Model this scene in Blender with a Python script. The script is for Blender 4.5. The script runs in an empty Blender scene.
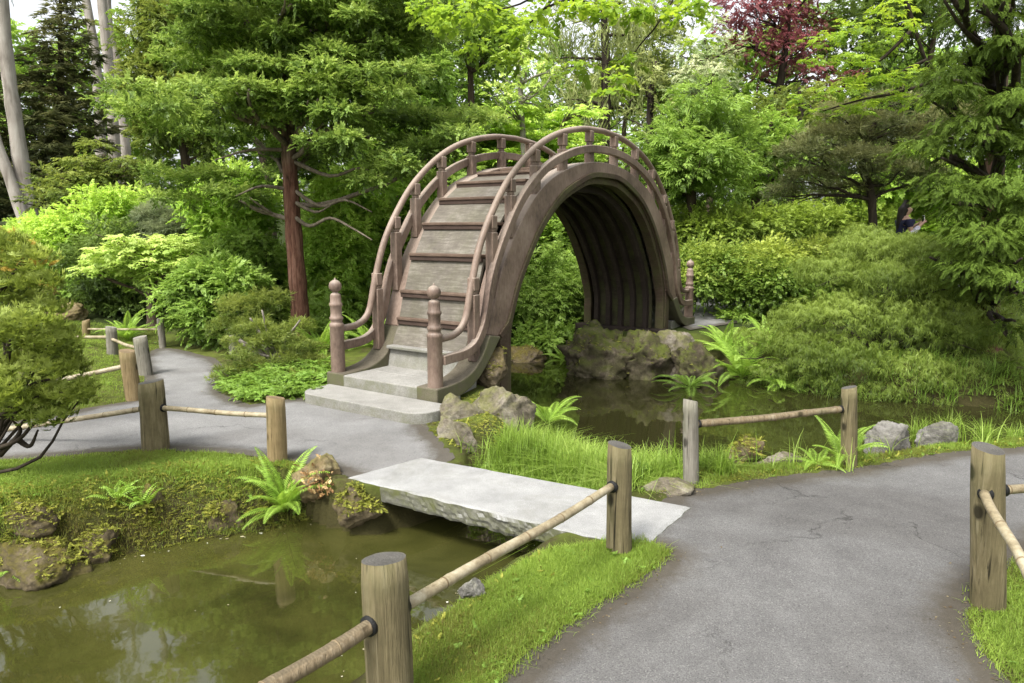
import bpy, bmesh, math, random
import numpy as np
from mathutils import Vector, noise
from math import sin, cos, pi, atan, radians, sqrt

rng = np.random.default_rng(7)
random.seed(7)
scene = bpy.context.scene
COL = scene.collection

# ------------------------------------------------------------------ camera
FPX, HEYE, HORIZON = 710.0, 1.6, 230.0
PITCH = atan((341.5 - HORIZON) / FPX)
cam_d = bpy.data.cameras.new('camera')
cam_d.sensor_width = 36.0
cam_d.lens = FPX / 1024 * 36.0
cam_d.clip_end = 1000
cam_d.clip_start = 0.05
cam = bpy.data.objects.new('camera', cam_d)
COL.objects.link(cam)
cam.location = (0, 0, HEYE)
cam.rotation_euler = (pi / 2 - PITCH, 0, 0)
scene.camera = cam

def ray(u, v):
    x = (u - 512) / FPX; y = (341.5 - v) / FPX
    return np.array([x, cos(PITCH) + y * sin(PITCH), -sin(PITCH) + y * cos(PITCH)])
def gz(u, v, z=0.0):
    """the place on level z that the photo shows at (u, v)"""
    d = ray(u, v)
    return np.array([0, 0, HEYE]) + (z - HEYE) / d[2] * d
def at(u, v, y):
    """the place at distance y that the photo shows at (u, v)"""
    d = ray(u, v)
    return np.array([0, 0, HEYE]) + y / d[1] * d

# ------------------------------------------------------------------ object helpers
def tag(o, label=None, cat=None, group=None, kind=None):
    if label: o['label'] = label
    if cat: o['category'] = cat
    if group: o['group'] = group
    if kind: o['kind'] = kind
    return o
def empty(name, loc, label=None, cat=None, group=None, rz=0.0):
    o = bpy.data.objects.new(name, None)
    o.empty_display_size = 0.2
    COL.objects.link(o)
    o.location = tuple(loc); o.rotation_euler = (0, 0, rz)
    return tag(o, label, cat, group)
def mesh_obj(name, V, F, mat, parent=None, origin=(0, 0, 0), tint=None, smooth=False):
    V = np.asarray(V, dtype=np.float32).reshape(-1, 3) - np.asarray(origin, dtype=np.float32)
    me = bpy.data.meshes.new(name)
    if isinstance(F, np.ndarray):
        k = F.shape[1]
        me.vertices.add(len(V)); me.vertices.foreach_set('co', V.ravel())
        me.loops.add(F.size); me.loops.foreach_set('vertex_index', F.astype(np.int32).ravel())
        me.polygons.add(len(F)); me.polygons.foreach_set('loop_start', np.arange(0, F.size, k, dtype=np.int32))
        me.update(calc_edges=True)
    else:
        me.from_pydata([tuple(map(float, v)) for v in V], [], [tuple(f) for f in F])
        me.update()
    if tint is not None:
        a = me.color_attributes.new('tint', 'FLOAT_COLOR', 'POINT')
        a.data.foreach_set('color', np.asarray(tint, dtype=np.float32).ravel())
    if smooth:
        me.polygons.foreach_set('use_smooth', [True] * len(me.polygons))
    if mat: me.materials.append(mat)
    o = bpy.data.objects.new(name, me)
    COL.objects.link(o)
    if parent: o.parent = parent
    return o
def bevel(o, w=0.008, seg=2):
    m = o.modifiers.new('edge', 'BEVEL'); m.width = w; m.segments = seg; m.limit_method = 'ANGLE'
    return o

class MB:
    def __init__(s): s.V = []; s.F = []
    def add(s, V, F):
        b = len(s.V); s.V += [tuple(v) for v in V]; s.F += [tuple(i + b for i in f) for f in F]
    def box(s, x0, x1, y0, y1, z0, z1):
        s.add([(x0,y0,z0),(x1,y0,z0),(x1,y1,z0),(x0,y1,z0),(x0,y0,z1),(x1,y0,z1),(x1,y1,z1),(x0,y1,z1)],
              [(0,3,2,1),(4,5,6,7),(0,1,5,4),(1,2,6,5),(2,3,7,6),(3,0,4,7)])
    def tube(s, P, R, n=10, caps=True):
        V, F = tube(P, R, n, caps); s.add(V, F)
    def lathe(s, prof, c=(0,0,0), n=20):
        V = []; F = []
        for r, z in prof:
            for i in range(n):
                a = 2*pi*i/n; V.append((c[0]+r*cos(a), c[1]+r*sin(a), c[2]+z))
        for k in range(len(prof)-1):
            for i in range(n):
                j = (i+1) % n; F.append((k*n+i, k*n+j, (k+1)*n+j, (k+1)*n+i))
        F.append(tuple(range(n))[::-1]); F.append(tuple((len(prof)-1)*n+i for i in range(n)))
        s.add(V, F)
    def band(s, outer, inner, t0, t1):
        """a plank bent along a curve: outer and inner (s, z) curves, from t0 to t1 across"""
        n = len(outer); V = []; F = []
        for (a, b), (c, d) in zip(outer, inner):
            V += [(a,t0,b),(a,t1,b),(c,t1,d),(c,t0,d)]
        for i in range(n-1):
            for k in range(4):
                m = (k+1) % 4; F.append((4*i+k, 4*i+m, 4*i+4+m, 4*i+4+k))
        F.append((3,2,1,0)); F.append((4*n-4,4*n-3,4*n-2,4*n-1))
        s.add(V, F)
    def build(s, name, mat, parent=None, smooth=False, bev=0, origin=(0,0,0), seg=2):
        o = mesh_obj(name, s.V, s.F, mat, parent, origin, smooth=smooth)
        bm = bmesh.new(); bm.from_mesh(o.data); bmesh.ops.recalc_face_normals(bm, faces=bm.faces); bm.to_mesh(o.data); bm.free()
        if bev: bevel(o, bev, seg)
        return o

def tube(P, R, n=8, caps=True):
    P = [Vector(p) for p in P]
    if not hasattr(R, '__len__'): R = [R]*len(P)
    V = []; F = []
    T0 = (P[1]-P[0]).normalized()
    N = T0.orthogonal().normalized()
    for i, p in enumerate(P):
        T = (P[min(i+1, len(P)-1)] - P[max(i-1, 0)]).normalized()
        N = (N - T*N.dot(T)).normalized(); B = T.cross(N)
        for k in range(n):
            a = 2*pi*k/n
            V.append(tuple(p + (N*cos(a) + B*sin(a))*R[i]))
    for i in range(len(P)-1):
        for k in range(n):
            m = (k+1) % n; F.append((i*n+k, i*n+m, i*n+n+m, i*n+n+k))
    if caps:
        F.append(tuple(range(n))[::-1]); F.append(tuple((len(P)-1)*n+k for k in range(n)))
    return V, F

def catmull(pts, per=8):
    pts = [np.array(p, float) for p in pts]
    P = [2*pts[0]-pts[1]] + pts + [2*pts[-1]-pts[-2]]
    out = []
    for i in range(1, len(P)-2):
        for k in range(per):
            t = k/per
            out.append(0.5*((2*P[i]) + (-P[i-1]+P[i+1])*t + (2*P[i-1]-5*P[i]+4*P[i+1]-P[i+2])*t*t + (-P[i-1]+3*P[i]-3*P[i+1]+P[i+2])*t**3))
    out.append(pts[-1])
    return np.array(out)
def resample(C, n):
    C = np.asarray(C, float)
    L = np.concatenate([[0], np.cumsum(np.linalg.norm(np.diff(C, axis=0), axis=1))])
    q = np.linspace(0, L[-1], n)
    return np.stack([np.interp(q, L, C[:, k]) for k in range(C.shape[1])], 1)

# ------------------------------------------------------------------ materials
def new_mat(name):
    m = bpy.data.materials.new(name); m.use_nodes = True
    nt = m.node_tree; nt.nodes.clear()
    return m, nt
def N(nt, t, **kw):
    n = nt.nodes.new(t)
    for k, v in kw.items():
        if hasattr(n, k): setattr(n, k, v)
        else: n.inputs[k.replace('_', ' ')].default_value = v
    return n
def ramp(nt, stops, fac=None):
    r = nt.nodes.new('ShaderNodeValToRGB')
    e = r.color_ramp.elements
    while len(e) < len(stops): e.new(0.5)
    for el, (p, c) in zip(e, stops):
        el.position = p; el.color = (*c, 1) if len(c) == 3 else c
    if fac: nt.links.new(fac, r.inputs[0])
    return r
def noise_tex(nt, scale, detail=5, rough=0.6, coord=None, dist=0.0):
    n = nt.nodes.new('ShaderNodeTexNoise')
    n.inputs['Scale'].default_value = scale; n.inputs['Detail'].default_value = detail
    n.inputs['Roughness'].default_value = rough; n.inputs['Distortion'].default_value = dist
    if coord: nt.links.new(coord, n.inputs['Vector'])
    return n
def mixc(nt, a, b, fac, mode='MIX'):
    m = nt.nodes.new('ShaderNodeMix'); m.data_type = 'RGBA'; m.blend_type = mode
    for sock, val in ((m.inputs[0], fac), (m.inputs[6], a), (m.inputs[7], b)):
        if hasattr(val, 'links'): nt.links.new(val, sock)
        else: sock.default_value = (*val, 1) if isinstance(val, tuple) else val
    return m.outputs[2]
def math_n(nt, op, a, b=None, clamp=False):
    m = nt.nodes.new('ShaderNodeMath'); m.operation = op; m.use_clamp = clamp
    for i, v in enumerate((a, b)):
        if v is None: continue
        if hasattr(v, 'links'): nt.links.new(v, m.inputs[i])
        else: m.inputs[i].default_value = v
    return m.outputs[0]
def finish(nt, color, rough=0.8, bump=None, bump_s=0.3, bump_d=0.01, spec=0.3):
    b = nt.nodes.new('ShaderNodeBsdfPrincipled'); o = nt.nodes.new('ShaderNodeOutputMaterial')
    if hasattr(color, 'links'): nt.links.new(color, b.inputs['Base Color'])
    else: b.inputs['Base Color'].default_value = (*color, 1)
    if hasattr(rough, 'links'): nt.links.new(rough, b.inputs['Roughness'])
    else: b.inputs['Roughness'].default_value = rough
    b.inputs['Specular IOR Level'].default_value = spec
    if bump is not None:
        bp = nt.nodes.new('ShaderNodeBump'); bp.inputs['Strength'].default_value = bump_s; bp.inputs['Distance'].default_value = bump_d
        nt.links.new(bump, bp.inputs['Height']); nt.links.new(bp.outputs[0], b.inputs['Normal'])
    nt.links.new(b.outputs[0], o.inputs[0])
    return b
def pos(nt):
    return nt.nodes.new('ShaderNodeNewGeometry').outputs['Position']
def objco(nt):
    return nt.nodes.new('ShaderNodeTexCoord').outputs['Object']
def stretch(nt, vec, sc):
    m = nt.nodes.new('ShaderNodeMapping'); m.inputs['Scale'].default_value = sc
    nt.links.new(vec, m.inputs['Vector']); return m.outputs[0]
def up_mask(nt, lo, hi):
    g = nt.nodes.new('ShaderNodeNewGeometry'); sx = nt.nodes.new('ShaderNodeSeparateXYZ')
    nt.links.new(g.outputs['Normal'], sx.inputs[0])
    r = ramp(nt, [(lo, (0,0,0)), (hi, (1,1,1))], sx.outputs[2]); return r.outputs[0]

def leaf_mat(name, dark, mid, light, trans=0.4, rough=0.5, spec=0.3, k=1.6):
    dark, mid, light = [tuple(min(.8, x*k) for x in c) for c in (dark, mid, light)]
    # keep the greens on the yellow side, as in the photo
    dark, mid, light = [(max(c[0], c[1]*.60), c[1]*.97, max(c[2], c[1]*.12)) if c[1] > c[0] else c for c in (dark, mid, light)]
    m, nt = new_mat(name)
    a = nt.nodes.new('ShaderNodeAttribute'); a.attribute_name = 'tint'
    s = nt.nodes.new('ShaderNodeSeparateColor'); nt.links.new(a.outputs['Color'], s.inputs[0])
    nz = noise_tex(nt, 1.1, 3, 0.6, pos(nt))
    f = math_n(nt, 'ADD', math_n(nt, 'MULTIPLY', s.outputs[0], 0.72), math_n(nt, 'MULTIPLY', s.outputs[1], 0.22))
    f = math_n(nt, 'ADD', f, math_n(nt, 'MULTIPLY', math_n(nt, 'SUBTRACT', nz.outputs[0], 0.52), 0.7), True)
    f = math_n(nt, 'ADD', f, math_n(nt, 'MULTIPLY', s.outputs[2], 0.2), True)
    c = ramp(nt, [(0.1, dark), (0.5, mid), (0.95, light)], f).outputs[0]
    b = nt.nodes.new('ShaderNodeBsdfPrincipled'); nt.links.new(c, b.inputs['Base Color'])
    b.inputs['Roughness'].default_value = rough; b.inputs['Specular IOR Level'].default_value = spec
    t = nt.nodes.new('ShaderNodeBsdfTranslucent')
    hs = nt.nodes.new('ShaderNodeHueSaturation'); hs.inputs['Hue'].default_value = 0.49; hs.inputs['Saturation'].default_value = 1.05; hs.inputs['Value'].default_value = 1.3
    nt.links.new(c, hs.inputs['Color']); nt.links.new(hs.outputs[0], t.inputs[0])
    mx = nt.nodes.new('ShaderNodeMixShader'); mx.inputs[0].default_value = trans
    nt.links.new(b.outputs[0], mx.inputs[1]); nt.links.new(t.outputs[0], mx.inputs[2])
    o = nt.nodes.new('ShaderNodeOutputMaterial'); nt.links.new(mx.outputs[0], o.inputs[0])
    return m

LM = {
 'mid':    leaf_mat('mid_green_leaves', (.035,.068,.012), (.10,.18,.028), (.21,.32,.06)),
 'fresh':  leaf_mat('fresh_green_leaves', (.045,.09,.018), (.115,.20,.032), (.24,.35,.08)),
 'bright': leaf_mat('shade_lifted_leaves', (.08,.15,.03), (.19,.31,.05), (.34,.46,.10), 0.45),  # fresh green made lighter to offset the shade under the cypress
 'lime':   leaf_mat('lime_leaves', (.09,.16,.025), (.21,.33,.045), (.38,.51,.11), 0.4),
 'gold':   leaf_mat('yellow_green_leaves', (.09,.16,.03), (.22,.32,.06), (.40,.49,.14), 0.35),
 'olive':  leaf_mat('olive_leaves', (.035,.055,.010), (.095,.135,.025), (.19,.23,.05)),
 'dark':   leaf_mat('dark_evergreen_leaves', (.020,.038,.009), (.055,.098,.020), (.12,.18,.04)),
 'pine':   leaf_mat('dark_pine_needles', (.026,.034,.013), (.075,.090,.034), (.17,.18,.07), k=1.6),
 'cloud':  leaf_mat('cypress_foliage', (.028,.056,.012), (.115,.185,.036), (.28,.37,.09)),
 'grey':   leaf_mat('grey_green_leaves', (.04,.055,.025), (.10,.13,.06), (.19,.22,.11)),
 'willow': leaf_mat('pale_hanging_leaves', (.07,.09,.03), (.17,.21,.065), (.30,.34,.13), 0.35),
 'red':    leaf_mat('wine_red_leaves', (.07,.029,.031), (.185,.062,.066), (.36,.125,.13), 0.35, k=1.15),
 'cream':  leaf_mat('creamy_leaves', (.09,.14,.05), (.22,.29,.12), (.55,.55,.34), 0.35),
 'lace':   leaf_mat('lace_leaves', (.03,.05,.008), (.085,.128,.018), (.17,.23,.042)),
 'redwood':leaf_mat('redwood_sprays', (.014,.030,.006), (.042,.078,.011), (.105,.165,.026), 0.3, 0.6, 0.1),
 'juniper':leaf_mat('juniper_foliage', (.05,.075,.010), (.145,.195,.03), (.29,.35,.08), 0.35),
 'rust':   leaf_mat('rusty_tip_foliage', (.07,.055,.010), (.20,.155,.025), (.34,.26,.05), 0.3),
 'yellow': leaf_mat('yellow_spring_leaves', (.10,.18,.010), (.24,.39,.02), (.42,.58,.045), 0.5, k=1.0),
 'hedge':  leaf_mat('hedge_leaves', (.05,.08,.015), (.12,.18,.03), (.22,.30,.05)),
 'hedgetip': leaf_mat('yellow_tipped_hedge_leaves', (.045,.078,.013), (.105,.175,.028), (.30,.36,.075)),
 'fern':   leaf_mat('fern_fronds', (.07,.13,.015), (.16,.28,.035), (.30,.44,.09), 0.35),
 'grass':  leaf_mat('lawn_blades', (.15,.13,.03), (.17,.265,.035), (.32,.44,.075), 0.4, 0.6, k=1.15),
 'sedge':  leaf_mat('sedge_blades', (.06,.11,.015), (.18,.29,.035), (.36,.47,.11), 0.35, k=1.1),
 'ground': leaf_mat('ground_cover_leaves', (.03,.08,.012), (.09,.20,.03), (.18,.32,.06)),
 'moss':   leaf_mat('mossy_tufts', (.07,.075,.010), (.15,.17,.022), (.27,.27,.05), 0.25, 0.7, k=1.45),
 'sedum':  leaf_mat('sedum_leaves', (.10,.05,.02), (.24,.14,.06), (.38,.30,.14), 0.2),
}

def bark_mat(name, c1, c2, c3, sc=18):
    m, nt = new_mat(name)
    v = stretch(nt, pos(nt), (1, 1, 0.16))
    n1 = noise_tex(nt, sc, 6, 0.65, v, 0.4); n2 = noise_tex(nt, 1.7, 3, 0.5, pos(nt))
    c = ramp(nt, [(0.3, c1), (0.5, c2), (0.72, c3)], math_n(nt, 'ADD', math_n(nt,'MULTIPLY',n1.outputs[0],0.75), math_n(nt,'MULTIPLY',n2.outputs[0],0.25)))
    finish(nt, c.outputs[0], 0.9, n1.outputs[0], 0.7, 0.02, 0.15)
    return m
BARK = {
 'red': bark_mat('red_cedar_bark', (.05,.016,.010), (.14,.048,.028), (.21,.085,.05), 16),
 'pale': bark_mat('pale_gum_bark', (.12,.10,.08), (.29,.26,.225), (.44,.41,.36), 5),
 'brown': bark_mat('brown_bark', (.022,.016,.011), (.06,.045,.030), (.12,.095,.065)),
 'dark': bark_mat('dark_bark', (.012,.010,.007), (.032,.025,.018), (.07,.056,.040)),
 'grey': bark_mat('grey_bark', (.09,.08,.062), (.21,.19,.155), (.36,.33,.28)),
}

def redtop():
    m, nt = new_mat('red_bark_turning_brown')
    v = stretch(nt, pos(nt), (1, 1, 0.12))
    n1 = noise_tex(nt, 20, 6, 0.7, v, 0.5); n2 = noise_tex(nt, 2.2, 4, 0.6, pos(nt))
    a = ramp(nt, [(0.34, (.035,.017,.011)), (0.5, (.125,.060,.040)), (0.68, (.22,.125,.09))], n1.outputs[0]).outputs[0]
    b = ramp(nt, [(0.3, (.035,.024,.016)), (0.5, (.11,.078,.052)), (0.72, (.20,.15,.11))], n1.outputs[0]).outputs[0]
    sx = nt.nodes.new('ShaderNodeSeparateXYZ'); nt.links.new(pos(nt), sx.inputs[0])
    f = math_n(nt, 'ADD', math_n(nt, 'MULTIPLY', sx.outputs[2], 0.25), math_n(nt, 'MULTIPLY', n2.outputs[0], 0.3))
    c = mixc(nt, a, b, ramp(nt, [(0.68,(0,0,0)),(0.86,(1,1,1))], f).outputs[0])
    finish(nt, c, 0.9, n1.outputs[0], 0.9, 0.025, 0.15)
    return m
BARK['redtop'] = redtop()
BARK['grey2'] = bark_mat('grey_brown_limb_bark', (.05,.042,.03), (.14,.115,.085), (.27,.235,.19), 20)

def wood_paint():
    m, nt = new_mat('brown_painted_wood')
    n1 = noise_tex(nt, 2.2, 4, 0.6, pos(nt)); n2 = noise_tex(nt, 45, 5, 0.7, stretch(nt, pos(nt), (1, 1, 0.35)))
    c = ramp(nt, [(0.34, (.078,.053,.041)), (0.5, (.182,.128,.097)), (0.68, (.275,.208,.167))],
             math_n(nt,'ADD',math_n(nt,'MULTIPLY',n1.outputs[0],0.6),math_n(nt,'MULTIPLY',n2.outputs[0],0.4))).outputs[0]
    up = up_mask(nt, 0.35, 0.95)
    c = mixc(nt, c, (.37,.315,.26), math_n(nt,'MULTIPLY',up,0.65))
    sp = ramp(nt, [(0.66, (0,0,0)), (0.74, (1,1,1))], n2.outputs[0]).outputs[0]
    c = mixc(nt, c, (.17,.135,.115), math_n(nt,'MULTIPLY',sp,0.6))
    finish(nt, c, 0.55, n2.outputs[0], 0.25, 0.006, 0.35)
    return m
def wood_worn(name, base, worn, moss=0.0):
    m, nt = new_mat(name)
    co = stretch(nt, objco(nt), (1, 0.10, 1))
    n1 = noise_tex(nt, 46, 6, 0.75, co, 0.3); n2 = noise_tex(nt, 3.2, 7, 0.75, objco(nt), .4)
    c = ramp(nt, [(0.3, tuple(x*0.45 for x in base)), (0.5, base), (0.7, worn)],
             math_n(nt,'ADD',math_n(nt,'MULTIPLY',n1.outputs[0],0.5),math_n(nt,'MULTIPLY',n2.outputs[0],0.5))).outputs[0]
    if moss:
        n3 = noise_tex(nt, 2.6, 6, 0.75, objco(nt))
        c = mixc(nt, c, (.075,.085,.025), math_n(nt,'MULTIPLY',ramp(nt,[(0.42,(0,0,0)),(0.62,(1,1,1))],n3.outputs[0]).outputs[0],moss))
    finish(nt, c, 0.75, n1.outputs[0], 0.4, 0.006, 0.25)
    return m
def concrete(name, c1, c2, moss=0.3, sc=1.0, rough=0.85, speck=True, edge=0.0):
    m, nt = new_mat(name)
    n1 = noise_tex(nt, 3*sc, 6, 0.7, pos(nt)); n2 = noise_tex(nt, 120*sc, 3, 0.7, pos(nt)); n3 = noise_tex(nt, 5*sc, 6, 0.75, pos(nt))
    c = ramp(nt, [(0.3, c1), (0.7, c2)], n1.outputs[0]).outputs[0]
    if speck: c = mixc(nt, c, ramp(nt, [(0.35,(.35,.34,.31)),(0.6,(1,1,1))], n2.outputs[0]).outputs[0], 0.6, 'MULTIPLY')
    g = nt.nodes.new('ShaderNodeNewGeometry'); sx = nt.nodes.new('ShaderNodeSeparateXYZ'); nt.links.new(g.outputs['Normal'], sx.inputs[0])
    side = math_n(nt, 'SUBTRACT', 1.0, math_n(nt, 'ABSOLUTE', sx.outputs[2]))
    if edge:
        n4 = noise_tex(nt, 2.1, 7, 0.78, pos(nt), .6)
        c = mixc(nt, c, (.16,.155,.13), math_n(nt,'MULTIPLY',ramp(nt,[(0.50,(0,0,0)),(0.72,(1,1,1))],n4.outputs[0]).outputs[0],.55))
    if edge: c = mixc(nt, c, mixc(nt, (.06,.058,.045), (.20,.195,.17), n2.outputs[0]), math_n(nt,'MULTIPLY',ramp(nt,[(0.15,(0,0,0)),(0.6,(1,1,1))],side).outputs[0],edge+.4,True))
    c = mixc(nt, c, mixc(nt, (.05,.05,.033), (.12,.13,.045), n3.outputs[0]), math_n(nt,'MULTIPLY',math_n(nt,'MULTIPLY',side,ramp(nt,[(0.3,(0,0,0)),(0.6,(1,1,1))],n3.outputs[0]).outputs[0]),moss))
    finish(nt, c, rough, n2.outputs[0], 0.5, 0.006, 0.2)
    return m
def rock_mat(name, c1, c2, c3, moss=0.6, mosscol=((.06,.065,.010),(.17,.19,.025))):
    m, nt = new_mat(name)
    n1 = noise_tex(nt, 4.5, 8, 0.72, pos(nt), 0.5); n2 = noise_tex(nt, 40, 5, 0.75, pos(nt)); n3 = noise_tex(nt, 5.5, 6, 0.75, pos(nt))
    c = ramp(nt, [(0.3, c1), (0.5, c2), (0.7, c3)], n1.outputs[0]).outputs[0]
    c = mixc(nt, c, ramp(nt, [(0.3,(.3,.3,.3)),(0.55,(1,1,1))], n2.outputs[0]).outputs[0], 0.7, 'MULTIPLY')
    up = up_mask(nt, 0.1, 0.75)
    mk = math_n(nt,'MULTIPLY',ramp(nt,[(0.40,(0,0,0)),(0.56,(1,1,1))],n3.outputs[0]).outputs[0], math_n(nt,'ADD',math_n(nt,'MULTIPLY',up,0.75),0.25))
    c = mixc(nt, c, mixc(nt, mosscol[0], mosscol[1], n2.outputs[0]), math_n(nt,'MULTIPLY',mk,moss,True))
    finish(nt, c, 0.9, math_n(nt,'ADD',n1.outputs[0],math_n(nt,'MULTIPLY',n2.outputs[0],0.4)), 0.7, 0.04, 0.2)
    return m
def post_mat(name, c1, c2, c3, cut):
    m, nt = new_mat(name)
    n1 = noise_tex(nt, 26, 7, 0.7, stretch(nt, objco(nt), (1, 1, 0.10)), 0.5); n2 = noise_tex(nt, 4, 5, 0.7, objco(nt))
    c = ramp(nt, [(0.3, c1), (0.5, c2), (0.7, c3)], math_n(nt,'ADD',math_n(nt,'MULTIPLY',n1.outputs[0],0.65),math_n(nt,'MULTIPLY',n2.outputs[0],0.35))).outputs[0]
    n5 = noise_tex(nt, 60, 4, 0.6, stretch(nt, objco(nt), (1, 1, 0.035)), 0.2)
    c = mixc(nt, c, tuple(x*.35 for x in c1), ramp(nt,[(0.60,(0,0,0)),(0.68,(1,1,1))],n5.outputs[0]).outputs[0])
    c = mixc(nt, c, c3, math_n(nt,'MULTIPLY',ramp(nt,[(0.30,(1,1,1)),(0.40,(0,0,0))],n5.outputs[0]).outputs[0],.7))
    kv = nt.nodes.new('ShaderNodeTexVoronoi'); kv.inputs['Scale'].default_value = 5.5; nt.links.new(stretch(nt, objco(nt), (1,1,.7)), kv.inputs['Vector'])
    c = mixc(nt, c, tuple(x*.5 for x in c1), ramp(nt,[(0.10,(1,1,1)),(0.17,(0,0,0))],kv.outputs['Distance']).outputs[0])
    n3 = noise_tex(nt, 2.3, 4, 0.7, objco(nt))
    c = mixc(nt, c, (.075,.08,.03), math_n(nt,'MULTIPLY',ramp(nt,[(0.5,(0,0,0)),(0.7,(1,1,1))],n3.outputs[0]).outputs[0],0.5))
    w = nt.nodes.new('ShaderNodeTexWave'); w.wave_type='RINGS'; w.rings_direction='Z'; w.inputs['Scale'].default_value=28; w.inputs['Distortion'].default_value=2.5
    nt.links.new(objco(nt), w.inputs['Vector'])
    cc = mixc(nt, cut, tuple(x*0.62 for x in cut), math_n(nt,'MULTIPLY',w.outputs['Fac'],0.7))
    cc = mixc(nt, cc, tuple(x*0.5 for x in cut), ramp(nt,[(0.4,(0,0,0)),(0.7,(1,1,1))],n2.outputs[0]).outputs[0])
    c = mixc(nt, c, cc, up_mask(nt, 0.8, 0.9))
    finish(nt, c, 0.85, math_n(nt,'SUBTRACT',n1.outputs[0],math_n(nt,'MULTIPLY',n5.outputs[0],.8)), 0.9, 0.014, 0.2)
    return m
MAT = {
 'paint': wood_paint(),
 'nosing': wood_worn('dark_nosing_wood', (.050,.032,.024), (.095,.066,.050)),  # brown nosing board, darkened to paint in shade below each tread
 'tread': wood_worn('worn_tread_wood', (.105,.070,.050), (.20,.155,.120)),
 'riser': wood_worn('weathered_riser_boards', (.125,.110,.090), (.27,.25,.215), 0.22),
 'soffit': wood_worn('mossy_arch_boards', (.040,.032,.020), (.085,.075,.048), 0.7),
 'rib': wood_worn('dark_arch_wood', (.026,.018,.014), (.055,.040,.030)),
 'rim': wood_worn('stained_rim_wood', (.055,.036,.024), (.115,.085,.060), 0.5),
 'concrete': concrete('grey_concrete', (.22,.213,.195), (.36,.35,.325), 0.55),
 'kerb': concrete('mossy_concrete_kerb', (.072,.060,.042), (.165,.143,.108), 0.8),
 'slab': concrete('pale_granite', (.27,.27,.265), (.40,.40,.39), 1.0, 1.6, edge=.55),
 'post': post_mat('weathered_post_wood', (.060,.050,.026), (.150,.124,.066), (.26,.222,.135), (.125,.118,.105)),
 'newpost': post_mat('newer_post_wood', (.12,.085,.04), (.23,.17,.085), (.33,.26,.15), (.26,.19,.11)),
 'palepost': post_mat('bleached_post_wood', (.10,.09,.072), (.20,.185,.15), (.30,.285,.24), (.30,.28,.24)),
 'rubber': concrete('black_rubber', (.008,.008,.008), (.015,.015,.014), 0, 1, 0.6, False),
}
def bamboo():
    m, nt = new_mat('dry_bamboo')
    n1 = noise_tex(nt, 9, 5, 0.7, objco(nt)); n2 = noise_tex(nt, 70, 4, 0.7, objco(nt))
    c = ramp(nt, [(0.34, (.12,.09,.05)), (0.5, (.27,.225,.14)), (0.68, (.42,.38,.27))], math_n(nt,'ADD',math_n(nt,'MULTIPLY',n1.outputs[0],0.7),math_n(nt,'MULTIPLY',n2.outputs[0],0.3))).outputs[0]
    finish(nt, c, 0.5, n2.outputs[0], 0.15, 0.003, 0.35)
    return m
MAT['bamboo'] = bamboo()
MAT['oldrail'] = post_mat('old_weathered_rail', (.09,.065,.035), (.20,.155,.095), (.30,.255,.18), (.2,.16,.1))
MAT['node'] = concrete('bamboo_node', (.12,.085,.045), (.22,.17,.10), 0, 1, 0.6, False)
MAT['rock'] = rock_mat('lichen_rock', (.06,.05,.038), (.17,.145,.11), (.32,.29,.24), 0.55)
MAT['mossrock'] = rock_mat('mossy_rock', (.045,.034,.022), (.13,.10,.065), (.27,.225,.16), 0.85, ((.05,.045,.010),(.19,.15,.028)))
MAT['bankrock'] = rock_mat('ochre_mossed_rock', (.04,.032,.02), (.11,.085,.055), (.22,.18,.125), 1.0, ((.045,.040,.010),(.14,.120,.024)))
MAT['cragrock'] = rock_mat('dark_craggy_rock', (.022,.018,.012), (.085,.068,.045), (.21,.175,.125), 0.85, ((.035,.045,.008),(.13,.16,.02)))
MAT['greyrock'] = rock_mat('grey_rock', (.075,.07,.062), (.18,.17,.155), (.30,.29,.27), 0.25)
MAT['goldrock'] = rock_mat('tan_rock', (.10,.07,.035), (.22,.165,.09), (.36,.30,.20), 0.5)

# ------------------------------------------------------------------ layout on the ground
def P2(lst, z=0.0): return np.array([gz(u, v, z)[:2] for u, v in lst])
right_path = np.concatenate([P2([(478,700),(496,683),(520,660),(543,640),(590,605),(640,577),(668,555),(655,548),(618,538),(665,500),(668,489),(700,489),(752,480),(806,473),(852,469),(905,459),(952,452),(1024,447),(1130,441)]),
    np.array([[8.5,5.2],[8.5,3.9]]), P2([(1180,520),(1075,532),(1000,575),(972,607),(968,630),(990,655),(1010,683),(1045,740)]), np.array([[1.7,0.4],[1.5,-2.5],[-0.6,-2.5],[-0.25,0.5]])])
left_path = np.concatenate([np.array([[-9,5.0],[-7,4.75]]), P2([(-60,466),(0,461),(60,457),(110,452),(155,450),(230,454),(290,461),(330,471),(352,479),(372,484),(445,465),(456,457),(432,432),(420,415),(310,399),(300,398),(250,405),(222,393),(229,372),(217,359),(190,352),(170,348),(158,348)]), P2([(150,352),(139,360),(144,375),(146,388),(128,402),(92,407),(60,414),(0,424),(-60,432)]), np.array([[-9,6.3]])])
far_path = np.concatenate([P2([(672,322),(690,330),(740,322),(800,312),(905,300),(1050,288)], 0.1), np.array([[16,19],[16,21]]), P2([(905,277),(800,285),(730,292),(690,298)], 0.1)])
near_pond = np.concatenate([P2([(-60,604),(0,589),(60,573),(130,557),(200,541),(270,531),(330,517),(352,506),(385,494),(440,482),(580,522),(575,536),(550,548),(505,571),(462,596),(425,630),(380,662),(330,690)], -0.3), np.array([[-0.75,1.2],[-1.0,0.4],[-1.8,-2],[-9,-2],[-9,2.5]])])
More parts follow.
